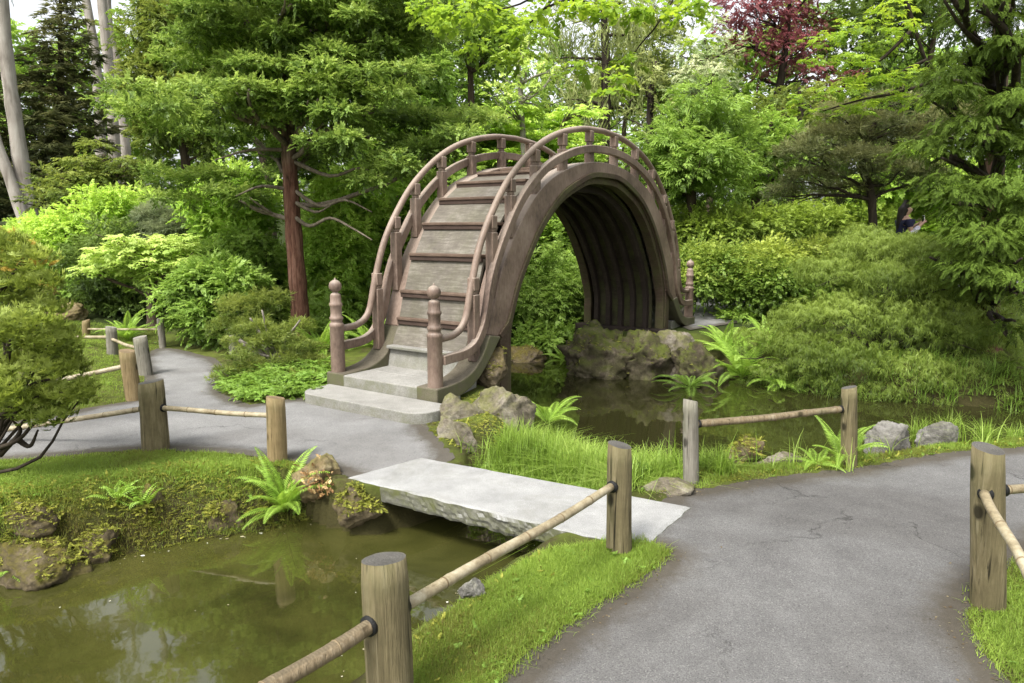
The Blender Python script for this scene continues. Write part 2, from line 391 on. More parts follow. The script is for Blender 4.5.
back_pond = np.concatenate([P2([(440,362),(500,374),(520,420),(552,462),(600,480),(650,488),(700,492),(770,485),(850,475),(910,467),(960,462),(1060,456),(1180,452)], -0.3), np.array([[9.5,5.6],[9.5,7.8]]), P2([(1180,424),(1024,412),(940,404),(860,398),(770,386),(730,368),(690,364),(640,364),(590,364),(568,362),(562,352)], -0.3),
    np.array([[0.2,11.2],[-1.5,11.6],[-3.5,12.5],[-3.8,11.2],[-1.8,10.0]])])

SEDGE = P2([(466,462),(490,436),(520,404),(580,416),(640,432),(720,446),(700,474),(676,478),(640,486),(600,502),(545,490),(500,474)], -.05)
def sdist(X, Y, poly):
    """signed distance to a polygon, negative inside"""
    X = np.asarray(X, float); Y = np.asarray(Y, float)
    d = np.full(X.shape, 1e9); ins = np.zeros(X.shape, bool)
    n = len(poly)
    for i in range(n):
        ax, ay = poly[i]; bx, by = poly[(i+1) % n]
        ex, ey = bx-ax, by-ay
        t = np.clip(((X-ax)*ex + (Y-ay)*ey) / (ex*ex+ey*ey+1e-12), 0, 1)
        d = np.minimum(d, np.hypot(X-ax-t*ex, Y-ay-t*ey))
        if ay != by:
            c = ((ay > Y) != (by > Y)) & (X < (bx-ax)*(Y-ay)/(by-ay)+ax)
            ins ^= c
    return np.where(ins, -d, d)
def sm(a, b, x):
    t = np.clip((x-a)/(b-a), 0, 1); return t*t*(3-2*t)
def wob(X, Y):
    return (np.sin(X*2.3+Y*1.1)+np.sin(X*1.1-Y*2.9+1)+np.sin(X*5.1+Y*3.7+2)*0.5+np.sin(-X*6.3+Y*7.1)*0.4)/2.9
def sdP(X, Y): return np.minimum(sdist(X, Y, near_pond), sdist(X, Y, back_pond))
def sdA(X, Y): return np.minimum(np.minimum(sdist(X, Y, right_path), sdist(X, Y, left_path)), sdist(X, Y, far_path))
def height(X, Y):
    X = np.asarray(X, float); Y = np.asarray(Y, float)
    p = sdP(X, Y); a = np.minimum(sdist(X, Y, right_path), sdist(X, Y, left_path)); f = sdist(X, Y, far_path)
    land = 0.09*sm(0, 0.9, a) + 0.03*wob(X, Y)*sm(0, 0.6, a)
    hill = 0.06*np.clip(Y-11.5, 0, 60) + 0.05*np.clip(-X-6, 0, 40)*sm(6, 12, Y)
    land = land + np.minimum(hill, 3.0)
    land = land - 0.20*sm(-.12, .25, -sdist(X, Y, SEDGE))*sm(0, .25, a)
    bank = sm(-0.02, 0.45, p + 0.05*wob(X*3, Y*3))**0.70
    bank = np.maximum(bank, 1 - sm(0.0, 0.12, a))
    z = -0.36 + (land+0.36)*bank
    z = np.where(p < 0, -0.36 - 0.45*sm(0, 0.6, -p), z)
    z = np.where(a < -0.02, -0.014, np.where(a < 0.12, np.maximum(z, 0.008), z))
    z = np.where(f < 0.3, 0.085*sm(-0.1,0.3,f)+0.085*(1-sm(-0.1,0.3,f)), z)
    return z

def hit(u, v, z_min=-0.3):
    """where the line of sight through (u, v) meets the ground or the water"""
    d = ray(u, v); t = np.linspace(1.5, 30, 1500)
    P = np.array([0, 0, HEYE]) + t[:,None]*d
    h = np.maximum(height(P[:,0], P[:,1]), z_min)
    k = int(np.argmax(P[:,2] <= h)); return np.array([P[k,0], P[k,1], h[k]])

# ------------------------------------------------------------------ ground sheet
def axis(lo, hi, step, far):
    mid = np.arange(lo, hi+1e-6, step)
    out = [hi]; s = step
    while out[-1] < far: s *= 1.22; out.append(out[-1]+s)
    inn = [lo]; s = step
    while inn[-1] > -far: s *= 1.22; inn.append(inn[-1]-s)
    return np.concatenate([inn[:0:-1], mid, out[1:]])
xs = axis(-6, 6.5, 0.055, 260); ys = axis(0.3, 13, 0.055, 300)
GX, GY = np.meshgrid(xs, ys)
GZ = height(GX, GY)
nx, ny = len(xs), len(ys)
idx = np.arange(nx*ny).reshape(ny, nx)
GF = np.stack([idx[:-1,:-1].ravel(), idx[:-1,1:].ravel(), idx[1:,1:].ravel(), idx[1:,:-1].ravel()], 1)
def ground_mat():
    m, nt = new_mat('soil_and_moss')
    n1 = noise_tex(nt, 1.6, 6, 0.7, pos(nt)); n2 = noise_tex(nt, 60, 5, 0.75, pos(nt)); n3 = noise_tex(nt, 4, 5, 0.7, pos(nt))
    g = ramp(nt, [(0.3,(.045,.055,.012)),(0.5,(.10,.13,.022)),(0.7,(.16,.20,.035))], n1.outputs[0]).outputs[0]
    s = ramp(nt, [(0.35,(.035,.024,.014)),(0.65,(.11,.085,.05))], n2.outputs[0]).outputs[0]
    sx = nt.nodes.new('ShaderNodeSeparateXYZ'); nt.links.new(pos(nt), sx.inputs[0])
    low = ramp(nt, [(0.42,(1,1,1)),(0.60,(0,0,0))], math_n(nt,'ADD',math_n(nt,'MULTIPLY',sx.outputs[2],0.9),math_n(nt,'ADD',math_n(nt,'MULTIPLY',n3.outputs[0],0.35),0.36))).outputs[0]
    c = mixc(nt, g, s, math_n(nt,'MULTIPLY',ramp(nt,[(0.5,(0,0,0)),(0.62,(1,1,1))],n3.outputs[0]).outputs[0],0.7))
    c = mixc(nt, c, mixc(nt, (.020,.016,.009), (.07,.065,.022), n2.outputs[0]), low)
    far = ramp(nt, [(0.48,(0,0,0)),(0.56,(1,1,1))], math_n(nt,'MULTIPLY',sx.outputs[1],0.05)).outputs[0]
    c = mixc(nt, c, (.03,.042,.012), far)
    finish(nt, c, 0.95, n2.outputs[0], 0.8, 0.02, 0.1)
    return m
ground = mesh_obj('ground', np.stack([GX, GY, GZ], -1).reshape(-1, 3), GF, ground_mat(), smooth=True)
tag(ground, 'mossy soil and turf of the garden', None, None, 'structure')

def sheet(name, poly, z, mat, label):
    c = np.concatenate([poly, poly[:1]]); c = resample(c, max(80, int(np.linalg.norm(np.diff(c, axis=0), axis=1).sum()/0.12)))[:-1]
    c = c + 0.014*np.stack([wob(c[:,0]*9, c[:,1]*9), wob(c[:,1]*9+3, c[:,0]*9)], 1)
    from mathutils.geometry import delaunay_2d_cdt
    n = len(c); g = .11; lo, hi = c.min(0), c.max(0)
    X, Y = np.meshgrid(np.arange(lo[0], hi[0], g), np.arange(lo[1], hi[1], g)); X = X.ravel()+rng.normal(size=X.size)*.01; Y = Y.ravel()+rng.normal(size=Y.size)*.01
    m = sdist(X, Y, c) < -.05
    pts = [Vector(p) for p in c] + [Vector(p) for p in np.column_stack([X[m], Y[m]])]
    vs, _, fs, *_ = delaunay_2d_cdt(pts, [(k, (k+1) % n) for k in range(n)], [], 1, 1e-5)
    A = np.array([tuple(v) for v in vs]); d = -sdist(A[:,0], A[:,1], c)
    T = np.ones((len(A), 4)); T[:,0] = np.exp(-np.maximum(d, 0)/.13); T[:,1] = np.exp(-np.maximum(d, 0)/.5)
    o = mesh_obj(name, np.column_stack([A, np.full(len(A), z)]), [tuple(f) for f in fs], mat, tint=T)
    bm = bmesh.new(); bm.from_mesh(o.data); bm.normal_update()
    bmesh.ops.reverse_faces(bm, faces=[f for f in bm.faces if f.normal.z < 0]); bm.to_mesh(o.data); bm.free()
    return tag(o, label, None, None, 'structure')
def asphalt(name, c1, c2, crack=1.0):
    m, nt = new_mat(name)
    p = pos(nt)
    n1 = noise_tex(nt, 0.9, 5, 0.65, p); n2 = noise_tex(nt, 170, 3, 0.8, p); n3 = noise_tex(nt, 5, 6, 0.7, p)
    v = nt.nodes.new('ShaderNodeTexVoronoi'); v.inputs['Scale'].default_value = 210; nt.links.new(p, v.inputs['Vector'])
    n6 = noise_tex(nt, 0.45, 6, 0.7, p, .8)
    c = ramp(nt, [(0.32, c1), (0.66, c2)], math_n(nt,'ADD',math_n(nt,'MULTIPLY',n6.outputs[0],0.65),math_n(nt,'MULTIPLY',n3.outputs[0],0.35))).outputs[0]
    c = mixc(nt, c, ramp(nt, [(0.30,(.30,.30,.30)),(0.5,(1,1,1)),(0.74,(1.35,1.35,1.35))], n2.outputs[0]).outputs[0], 0.9, 'MULTIPLY')
    chip = ramp(nt, [(0.80,(0,0,0)),(0.86,(1,1,1))], v.outputs['Color'])
    c = mixc(nt, c, (.34,.33,.31), math_n(nt,'MULTIPLY',chip.outputs[0],0.25))
    at_ = nt.nodes.new('ShaderNodeAttribute'); at_.attribute_name = 'tint'; se = nt.nodes.new('ShaderNodeSeparateColor'); nt.links.new(at_.outputs['Color'], se.inputs[0])
    n7 = noise_tex(nt, 3.2, 7, 0.75, p, .5); n8 = noise_tex(nt, 26, 5, 0.75, p)
    dirt = ramp(nt, [(0.62,(0,0,0)),(0.95,(1,1,1))], math_n(nt,'ADD',se.outputs[0],math_n(nt,'ADD',math_n(nt,'MULTIPLY',n7.outputs[0],0.6),math_n(nt,'MULTIPLY',n8.outputs[0],0.25)))).outputs[0]
    c = mixc(nt, c, mixc(nt, (.035,.028,.018), (.10,.085,.06), n8.outputs[0]), math_n(nt,'MULTIPLY',dirt,.85))
    wear = math_n(nt,'MULTIPLY',se.outputs[1],ramp(nt,[(0.40,(0,0,0)),(0.65,(1,1,1))],n7.outputs[0]).outputs[0])
    c = mixc(nt, c, (.055,.050,.045), math_n(nt,'MULTIPLY',wear,.32))
    n9 = noise_tex(nt, 0.8, 2, 0.4, p, 1.5)
    c = mixc(nt, c, mixc(nt, c, (.84,.83,.82), 1.0, 'MULTIPLY'), ramp(nt,[(0.46,(0,0,0)),(0.62,(1,1,1))],n9.outputs[0]).outputs[0])
    # wandering cracks, broken up so that they come and go
    d = noise_tex(nt, 1.6, 7, 0.7, p)
    ad = nt.nodes.new('ShaderNodeVectorMath'); ad.operation = 'MULTIPLY_ADD'
    nt.links.new(d.outputs['Color'], ad.inputs[0]); ad.inputs[1].default_value = (0.9, 0.9, 0); nt.links.new(p, ad.inputs[2])
    e = nt.nodes.new('ShaderNodeTexVoronoi'); e.feature = 'DISTANCE_TO_EDGE'; e.inputs['Scale'].default_value = 0.62; nt.links.new(ad.outputs[0], e.inputs['Vector'])
    n4 = noise_tex(nt, 1.3, 3, 0.5, stretch(nt, p, (1, 1, 1)))
    line = math_n(nt,'MULTIPLY',ramp(nt,[(0.0,(1,1,1)),(0.0045,(0,0,0))],e.outputs['Distance']).outputs[0], ramp(nt,[(0.50,(0,0,0)),(0.62,(1,1,1))],n4.outputs[0]).outputs[0])
    line = math_n(nt,'MULTIPLY',line,crack)
    c = mixc(nt, c, (.03,.028,.025), math_n(nt,'MULTIPLY',line,0.7))
    h = math_n(nt,'SUBTRACT',n2.outputs[0],math_n(nt,'MULTIPLY',line,2.5))
    finish(nt, c, 0.88, h, 0.6, 0.006, 0.25)
    return m
ASPH = asphalt('worn_asphalt', (.082,.080,.078), (.172,.169,.164))
ASPH2 = asphalt("pale_asphalt", (.155,.153,.150), (.25,.247,.24), 0.7)
sheet('path', right_path, 0.004, ASPH, 'grey worn asphalt path in front')
sheet('path', left_path, 0.004, ASPH2, 'paler asphalt path by the bridge steps')
sheet('path', far_path, 0.10, ASPH2, 'pale path beyond the bridge')

def water_mat():
    m, nt = new_mat('murky_pond_water')
    p = pos(nt)
    n1 = noise_tex(nt, 0.9, 5, 0.6, p); n2 = noise_tex(nt, 3.2, 7, 0.72, p, 0.6)
    c = ramp(nt, [(0.34,(.017,.018,.005)),(0.5,(.040,.041,.010)),(0.68,(.064,.062,.017))], math_n(nt,'ADD',math_n(nt,'MULTIPLY',n1.outputs[0],0.6),math_n(nt,'MULTIPLY',n2.outputs[0],0.4))).outputs[0]
    sx = nt.nodes.new('ShaderNodeSeparateXYZ'); nt.links.new(p, sx.inputs[0])
    back = ramp(nt, [(0.45,(0,0,0)),(0.62,(1,1,1))], math_n(nt,'MULTIPLY',sx.outputs[1],0.1)).outputs[0]
    c = mixc(nt, c, (.022,.022,.007), back)
    w = noise_tex(nt, 2.4, 3, 0.5, p); w2 = noise_tex(nt, 11, 2, 0.5, p)
    b = finish(nt, c, 0.03, math_n(nt,'ADD',w.outputs[0],math_n(nt,'MULTIPLY',w2.outputs[0],0.22)), 0.03, 0.04, 0.5)
    b.inputs['IOR'].default_value = 1.85
    return m
WATER = water_mat()
wm = MB(); wm.add([(-30,-3,-.3),(30,-3,-.3),(30,14,-.3),(-30,14,-.3)], [(0,1,2,3)])
tag(wm.build('water', WATER), 'murky green pond water', None, None, 'structure')

# ------------------------------------------------------------------ rocks
def rock(label, c, r, seed, mat, group=None, rot=0.0, sub=5, rough=0.36, cat='rock'):
    bm = bmesh.new(); bmesh.ops.create_icosphere(bm, subdivisions=sub, radius=1.0)
    o3 = Vector((seed*7.13, seed*3.7, seed*1.9)); cr, sr = cos(rot), sin(rot)
    R = random.Random(seed*31+5); planes = []
    for _ in range(17):
        n_ = Vector((R.gauss(0,1), R.gauss(0,1), R.gauss(0,.8))).normalized(); planes.append((n_, R.uniform(.52, .90)))
    for v in bm.verts:
        p = v.co.copy()
        for n_, h_ in planes:
            e_ = p.dot(n_) - h_
            if e_ > 0: p -= n_*e_*.93
        p *= 1.18
        d = noise.noise(p*1.3+o3)*0.5 + noise.noise(p*3.1+o3)*0.30 - 0.30*abs(noise.noise(p*4.7+o3*2)) + noise.noise(p*9+o3)*0.16 + noise.noise(p*19+o3)*0.09
        q = p*(1+rough*d)
        q = Vector((q.x*r[0], q.y*r[1], q.z*r[2]))
        v.co = Vector((q.x*cr-q.y*sr, q.x*sr+q.y*cr, q.z))
    me = bpy.data.meshes.new('rock'); bm.to_mesh(me); bm.free()
    me.materials.append(mat)
    me.polygons.foreach_set('use_smooth', [True]*len(me.polygons))
    o = bpy.data.objects.new('rock', me); COL.objects.link(o); o.location = tuple(c)
    return tag(o, label, cat, group)
def rock_px(label, u0, u1, v0, v1, y, seed, mat, depth=0.8, sink=0.0, **kw):
    if y is None: y = hit((u0+u1)/2, v1-.25*(v1-v0))[1]
    c = at((u0+u1)/2, (v0+v1)/2, y); k = y/FPX
    c = c + np.array([0, sink, -.5*sink])
    return rock(label, c, ((u1-u0)/2*k, (u1-u0)/2*k*depth, (v1-v0)/2*k*1.05), seed, mat, **kw)

# bank of the near pond
rock_px('low mossy brown boulder at the water on the left edge of the picture', -25, 78, 538, 596, None, 1, MAT['bankrock'], sink=.09)
rock_px('tan flat faced rock set high in the grassy bank at the left edge', -24, 46, 500, 544, None, 2, MAT['bankrock'], depth=.6, sink=.12)
rock_px('reddish brown wet rock at the waterline beside the low mossy boulder', 62, 112, 526, 570, None, 3, MAT['bankrock'], sink=.09)
rock_px('small grey brown rock half sunk in the turf of the pond bank', 76, 112, 498, 520, None, 4, MAT['bankrock'], depth=.6, sink=.08)
rock_px('pale knobbly rock below the small ferns on the pond bank', 124, 162, 482, 518, None, 5, MAT['bankrock'], depth=.6, sink=.08)
rock_px('brown rock at the water under the small ferns', 128, 150, 508, 542, None, 6, MAT['bankrock'], depth=.6, sink=.06)
rock_px('mossy brown rock by the water left of the big fern', 185, 240, 498, 536, None, 7, MAT['bankrock'], sink=.09)
rock_px('pale crusted rock with rusty sedum beside the slab bridge', 286, 340, 457, 508, None, 8, MAT['goldrock'], 0.8)
rock_px('dark wet stone under the left end of the slab bridge', 338, 384, 488, 526, None, 9, MAT['bankrock'], 0.8)
rock_px('small pale stone at the water below the bamboo rail', 458, 490, 576, 604, None, 10, MAT['greyrock'], 0.8)
# beside the near end of the bridge
rock_px('big lichen crusted boulder against the foot of the arched bridge', 458, 530, 382, 448, 6.1, 11, MAT['rock'], 0.9)
rock_px('dark stone wedged in the shade beside the near leg of the arched bridge', 474, 512, 346, 392, 6.9, 27, MAT['mossrock'], 0.8)
rock_px('pale jagged stone in front of the bridge foot boulder', 432, 490, 398, 442, 5.95, 12, MAT['rock'], 0.7)
rock_px('flat grey stone by the path below the bridge steps', 428, 480, 418, 458, 5.4, 13, MAT['rock'], 0.7)
# outcrop under the far end of the bridge
far_g = 'boulders under the far end of the bridge'
rock_px('wide mossy boulder holding the left foot of the far arch', 562, 646, 328, 398, 9.3, 14, MAT['cragrock'], 0.8, group=far_g, rough=.75)
rock_px('craggy brown boulder in the middle under the far arch', 612, 684, 336, 396, 9.15, 15, MAT['cragrock'], 0.8, group=far_g, rough=.75)
rock_px('pale grey capped boulder at the right under the far arch', 650, 704, 332, 378, 9.2, 16, MAT['rock'], 0.8, group=far_g)
rock_px('dark mossy boulder at the water right of the far arch', 668, 730, 350, 400, 8.95, 17, MAT['cragrock'], 0.8, group=far_g, rough=.75)
rock_px('brown boulder in shade at the stream seen below the bridge', 500, 546, 344, 368, 10.4, 18, MAT['mossrock'], 0.8)
# shore by the right path
rock_px('rounded mossy yellow stone beside the middle post and rail', 726, 768, 440, 472, 5.1, 19, MAT['mossrock'], 0.8)
rock_px('low brown stone at the path edge between the two rail posts', 756, 806, 455, 480, 4.85, 20, MAT['rock'], 0.6)
rock_px('rough grey boulder right of the two post rail', 864, 908, 424, 464, 5.05, 21, MAT['greyrock'], 0.8)
rock_px('smooth grey wedge shaped rock by the path near the water', 915, 962, 424, 454, 5.35, 22, MAT['greyrock'], 0.7, rough=0.25)
rock_px('small pink grey stone where the slab bridge meets the path', 648, 700, 480, 500, 4.2, 23, MAT['rock'], 0.6, rough=0.25)
rock_px('tan rock lying in the back lawn by the far fence', 48, 90, 304, 326, 11.5, 24, MAT['goldrock'], 0.7)
rock_px('brown rock beside the foot of the red barked tree', 312, 345, 346, 384, 9.0, 25, MAT['goldrock'], 0.8)
rock_px('mossy green stone in the low juniper by the path', 268, 298, 366, 398, 7.9, 26, MAT['mossrock'], 0.8)

MOSSY = [o for o in bpy.data.objects if o.get('category') == 'rock' and o.data.materials[0].name in ('ochre_mossed_rock', 'mossy_rock', 'dark_craggy_rock')]
# ------------------------------------------------------------------ slab bridge
def slab():
    A, B, C_, D = [gz(u, v, 0.016) for u, v in ((347,477),(421,457),(690,506),(641,548))]
    n, mN, h = 120, 40, 0.105
    V = []; F = []
    top = []
    for j in range(mN+1):
        row = []
        for i in range(n+1):
            a, b = i/n, j/mN
            q = (A*(1-a)+D*a)*(1-b) + (B*(1-a)+C_*a)*b
            e = min(a*n, (1-a)*n, b*mN, (1-b)*mN)
            q = q + np.array([0.012*noise.noise(Vector((q[0]*9,q[1]*9,1))), 0.018*noise.noise(Vector((q[0]*9,q[1]*9,7))), 0.004*noise.noise(Vector((q[0]*6,q[1]*6,3)))])*(1 if e < 0.5 else 0.3)
            q[2] += -0.008 if e < 0.5 else 0
            row.append(len(V)); V.append(q)
        top.append(row)
    for j in range(mN):
        for i in range(n): F.append((top[j][i], top[j][i+1], top[j+1][i+1], top[j+1][i]))
    loop = top[0] + [top[j][n] for j in range(1, mN+1)] + top[mN][n-1::-1] + [top[j][0] for j in range(mN-1, 0, -1)]
    cen = sum((A, B, C_, D))/4
    prev = loop
    for k in range(1, 7):
        cur = []
        for vi in loop:
            q = V[vi].copy(); dz = -h*k/6
            out = q-cen; out[2] = 0; out = out/np.linalg.norm(out)
            off = 0.011*noise.noise(Vector((q[0]*6, q[1]*6, dz*14))) + 0.018*noise.noise(Vector((q[0]*23, q[1]*23, dz*34))) + 0.012*noise.noise(Vector((q[0]*50, q[1]*50, dz*60))) - 0.015*(k == 6) + 0.006
            q = q + out*off; q[2] += dz + 0.012*noise.noise(Vector((q[0]*6, q[1]*6, 9)))*(k == 6)
            cur.append(len(V)); V.append(q)
        for i in range(len(loop)):
            j = (i+1) % len(loop); F.append((prev[i], cur[i], cur[j], prev[j]))
        prev = cur
    F.append(tuple(prev))
    mb = MB(); mb.V = V; mb.F = F
    o = mb.build('slab_bridge', MAT['slab'])
    tag(o, 'pale granite slab laid flat as a footbridge across the near pond', 'stone bridge')
slab()

# ------------------------------------------------------------------ the arched bridge
BR = np.array([-0.6727, 6.2264]); BE = np.array([0.56176, 0.8273]); BW = 1.2554; MID = 3.13
bridge = empty('arched_footbridge', (BR[0], BR[1], 0), 'steep brown wooden drum bridge arching high over the stream', 'bridge', rz=math.atan2(BE[1], BE[0]))
def full(half, n=90):
    c = catmull(half, 10); m = c[::-1].copy(); m[:,0] = 2*MID - m[:,0]
    return resample(np.concatenate([c, m[1:]]), n)
half_hand = [(.02,.64),(.12,.64),(.28,.66),(.42,.77),(.52,1.09),(.66,1.46),(.88,1.80),(1.16,2.11),(1.59,2.42),(2.05,2.62),(2.6,2.74),(MID,2.775)]
half_low = [(.02,.46),(.13,.465),(.34,.475),(.5,.53),(.61,.66),(.68,.81),(.78,1.16),(1.0,1.55),(1.32,1.94),(1.77,2.26),(2.25,2.44),(2.7,2.53),(MID,2.555)]
half_fo = [(.70,.60),(.77,.80),(.92,1.17),(1.16,1.54),(1.5,1.9),(1.87,2.14),(2.37,2.31),(2.8,2.385),(MID,2.40)]
half_fi = [(.885,.565),(.95,.62),(1.05,.70),(1.2,1.03),(1.42,1.36),(1.68,1.67),(2.06,1.97),(2.48,2.15),(2.8,2.235),(MID,2.25)]
half_ko = [(-.10,.215),(.1,.22),(.28,.24),(.44,.30),(.58,.42),(.70,.60)]
half_ki = [(-.10,.07),(.1,.075),(.34,.12),(.55,.23),(.74,.41),(.885,.565)]
half_ri = [(1.05,-.35),(1.05,.0),(1.05,.35),(1.06,.62),(1.2,1.0),(1.42,1.34),(1.68,1.65),(2.06,1.95),(2.48,2.13),(2.8,2.215),(MID,2.23)]
def offset(c, d):
    c = np.asarray(c); t = np.gradient(c, axis=0); t /= np.linalg.norm(t, axis=1)[:,None]
    return c + d*np.stack([t[:,1], -t[:,0]], 1)
hand = full(half_hand, 120); low = full(half_low, 120); fo = full(half_fo, 100); fi = full(half_fi, 100); ri = full(half_ri, 110)
for t in (0.0, BW):
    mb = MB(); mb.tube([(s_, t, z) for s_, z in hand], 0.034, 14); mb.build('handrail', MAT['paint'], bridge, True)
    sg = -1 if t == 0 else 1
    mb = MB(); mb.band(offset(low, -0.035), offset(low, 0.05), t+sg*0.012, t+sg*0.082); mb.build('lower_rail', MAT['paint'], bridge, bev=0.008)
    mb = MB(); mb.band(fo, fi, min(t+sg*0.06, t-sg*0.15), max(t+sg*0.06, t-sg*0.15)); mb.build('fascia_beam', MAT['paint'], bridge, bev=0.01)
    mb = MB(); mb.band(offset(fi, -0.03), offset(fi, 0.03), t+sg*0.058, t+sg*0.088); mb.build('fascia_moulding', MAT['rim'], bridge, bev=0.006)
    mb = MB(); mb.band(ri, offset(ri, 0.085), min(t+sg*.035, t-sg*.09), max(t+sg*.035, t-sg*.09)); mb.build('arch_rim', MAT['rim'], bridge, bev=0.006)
    for x0_ in (.93, 2*MID-1.075):
        mb = MB(); mb.box(x0_, x0_+.145, t-.045, t+.045, -.4, .72); mb.build('arch_leg', MAT['rim'], bridge, bev=.008)
    for far in (0, 1):
        ko = resample(catmull(half_ko, 8), 26); ki = resample(catmull(half_ki, 8), 26)
        if far: ko[:,0] = 2*MID-ko[:,0]; ki[:,0] = 2*MID-ki[:,0]
        mb = MB(); mb.band(ko, ki, min(t+sg*.085, t-sg*.16), max(t+sg*.085, t-sg*.16)); mb.build('kerb', MAT['kerb'], bridge, bev=0.012)
        x = -0.02 if not far else 2*MID+0.02
        mb = MB(); prof = [(.068,.19),(.070,.22),(.067,.66),(.070,.665),(.070,.69),(.060,.70),(.056,.71),(.058,.725),(.066,.735),(.066,.755),(.056,.765),(.054,.80),(.056,.86),(.064,.87),(.064,.89),(.054,.90),(.053,.955),(.052,.97),(.046,.985),(.030,.995),(.024,1.005)]
        mb.lathe(prof, (x, t, 0), 24); nw = mb.build('newel_post', MAT['paint'], bridge, False, 0); 
        nw.data.polygons.foreach_set('use_smooth', [len(p.vertices) == 4 for p in nw.data.polygons])
        mb = MB(); R = .062; fp = [(max(.001, R*sin(pi*k/14)), 1.06-R*cos(pi*k/14)) for k in range(1, 14)] + [(.012,1.122),(.008,1.135),(.002,1.142)]
        mb.lathe(fp, (x, t, 0), 24); mb.build('finial', MAT['paint'], nw, True)
    for k in range(12):
        ang = radians(-82.5 + 15*k)
        s_ = MID + 2.47*sin(ang)
        if k in (0, 11): s_ = MID + (-2.58 if k == 0 else 2.58)
        zt = np.interp(s_, hand[:,0], hand[:,1]); 
        oh = half_ko[:-1] + half_fo; q = min(s_, 2*MID-s_); zb = np.interp(q, [p[0] for p in oh], [p[1] for p in oh]) - 0.03
        zn = zt - 0.13 - 0.05
        mb = MB(); hw = .045
        mb.box(s_-hw, s_+hw, t-hw, t+hw, zb, zn)
        mb.add([(s_+a*.03, t+b*.03, z) for z in (zn, zn+.035) for a, b in ((-1,-1),(1,-1),(1,1),(-1,1))], [(0,3,2,1),(4,5,6,7),(0,1,5,4),(1,2,6,5),(2,3,7,6),(3,0,4,7)])
        mb.box(s_-.042, s_+.042, t-.042, t+.042, zn+.036, zt-.02)
        mb.build('baluster', MAT['paint'], bridge, bev=0.006, seg=1)
# underside: curved boards and ribs from foot to foot
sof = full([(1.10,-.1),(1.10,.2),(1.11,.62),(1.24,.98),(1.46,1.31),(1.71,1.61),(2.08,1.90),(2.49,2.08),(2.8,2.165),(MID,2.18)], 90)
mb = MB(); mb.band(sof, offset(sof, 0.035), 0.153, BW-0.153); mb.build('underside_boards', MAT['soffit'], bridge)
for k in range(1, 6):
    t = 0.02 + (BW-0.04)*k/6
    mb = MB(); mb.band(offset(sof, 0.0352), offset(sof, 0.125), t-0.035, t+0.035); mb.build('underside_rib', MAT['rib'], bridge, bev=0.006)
for s0 in (2*MID-1.08-0.2,):
    mb = MB(); mb.box(s0-0.0, s0+0.2, -0.11, BW+0.11, -0.02, 0.15); mb.build('sill_beam', MAT['rib'], bridge, bev=0.012)
# treads and risers
noses = [(.50,.42),(.66,.70),(.72,.98),(.87,1.36),(1.09,1.68),(1.37,1.95),(1.68,2.14),(2.08,2.27),(2.55,2.345)]
for far in (0, 1):
    f = (lambda x: 2*MID-x) if far else (lambda x: x)
    for k, (s_, z) in enumerate(noses):
        nxt = noses[k+1] if k+1 < len(noses) else (MID, 2.37)
        depth = min(max(0.12, nxt[0]-s_+0.04), 0.4)
        mb = MB(); a, b = sorted((f(s_), f(s_+depth)))
        mb.box(a, b, 0.152, BW-0.152, z-0.032, z); tr = mb.build('tread', MAT['concrete'] if k == 0 else MAT['tread'], bridge, bev=0.008)
        if k:
            mb = MB(); c0, c1_ = sorted((f(s_+.012), f(s_+.05))); mb.box(c0, c1_, 0.154, BW-0.154, z-0.075, z-0.0325); mb.build('nosing', MAT['nosing'], tr, bev=0.004)
        pv = noses[k-1] if k else (.46,.2)
        b0 = (pv[0]+min(.10, max(.05,(s_-pv[0])*0.5)), pv[1]-0.02); b1 = (s_+0.055, z-0.04)
        V = [(f(b0[0]),.153,b0[1]),(f(b1[0]),.153,b1[1]),(f(b1[0]),BW-.153,b1[1]),(f(b0[0]),BW-.153,b0[1])]
        V += [(f(x+0.03) if not far else f(x), y, z_) for x, y, z_ in [(b0[0],.153,b0[1]-.01),(b1[0],.153,b1[1]-.01),(b1[0],BW-.153,b1[1]-.01),(b0[0],BW-.153,b0[1]-.01)]]
        if far: V = V[:4] + [(f(x+0.03), y, z_) for x, y, z_ in [(b0[0],.153,b0[1]-.01),(b1[0],.153,b1[1]-.01),(b1[0],BW-.153,b1[1]-.01),(b0[0],BW-.153,b0[1]-.01)]]
        mb = MB(); mb.add(V, [(0,1,2,3),(7,6,5,4),(0,4,5,1),(1,5,6,2),(2,6,7,3),(3,7,4,0)]); mb.build('riser', MAT['riser'] if k else MAT['concrete'], bridge)
    a, b = sorted((f(-.10), f(.62)))
    mb = MB(); c_, e_ = sorted((f(-.10), f(.24))); g_, h_ = sorted((f(.24), f(.62))); mb.box(c_+0.003, e_-0.001, -0.083, BW+0.083, -0.05, 0.205); mb.box(g_, h_, .02, BW-.02, -0.05, 0.204); mb.build('landing', MAT['concrete'], bridge, bev=0.012)
mb = MB(); mb.box(2.9, 2*MID-2.9, 0.152, BW-0.152, 2.325, 2.372); mb.build('tread', MAT['tread'], bridge, bev=0.008)
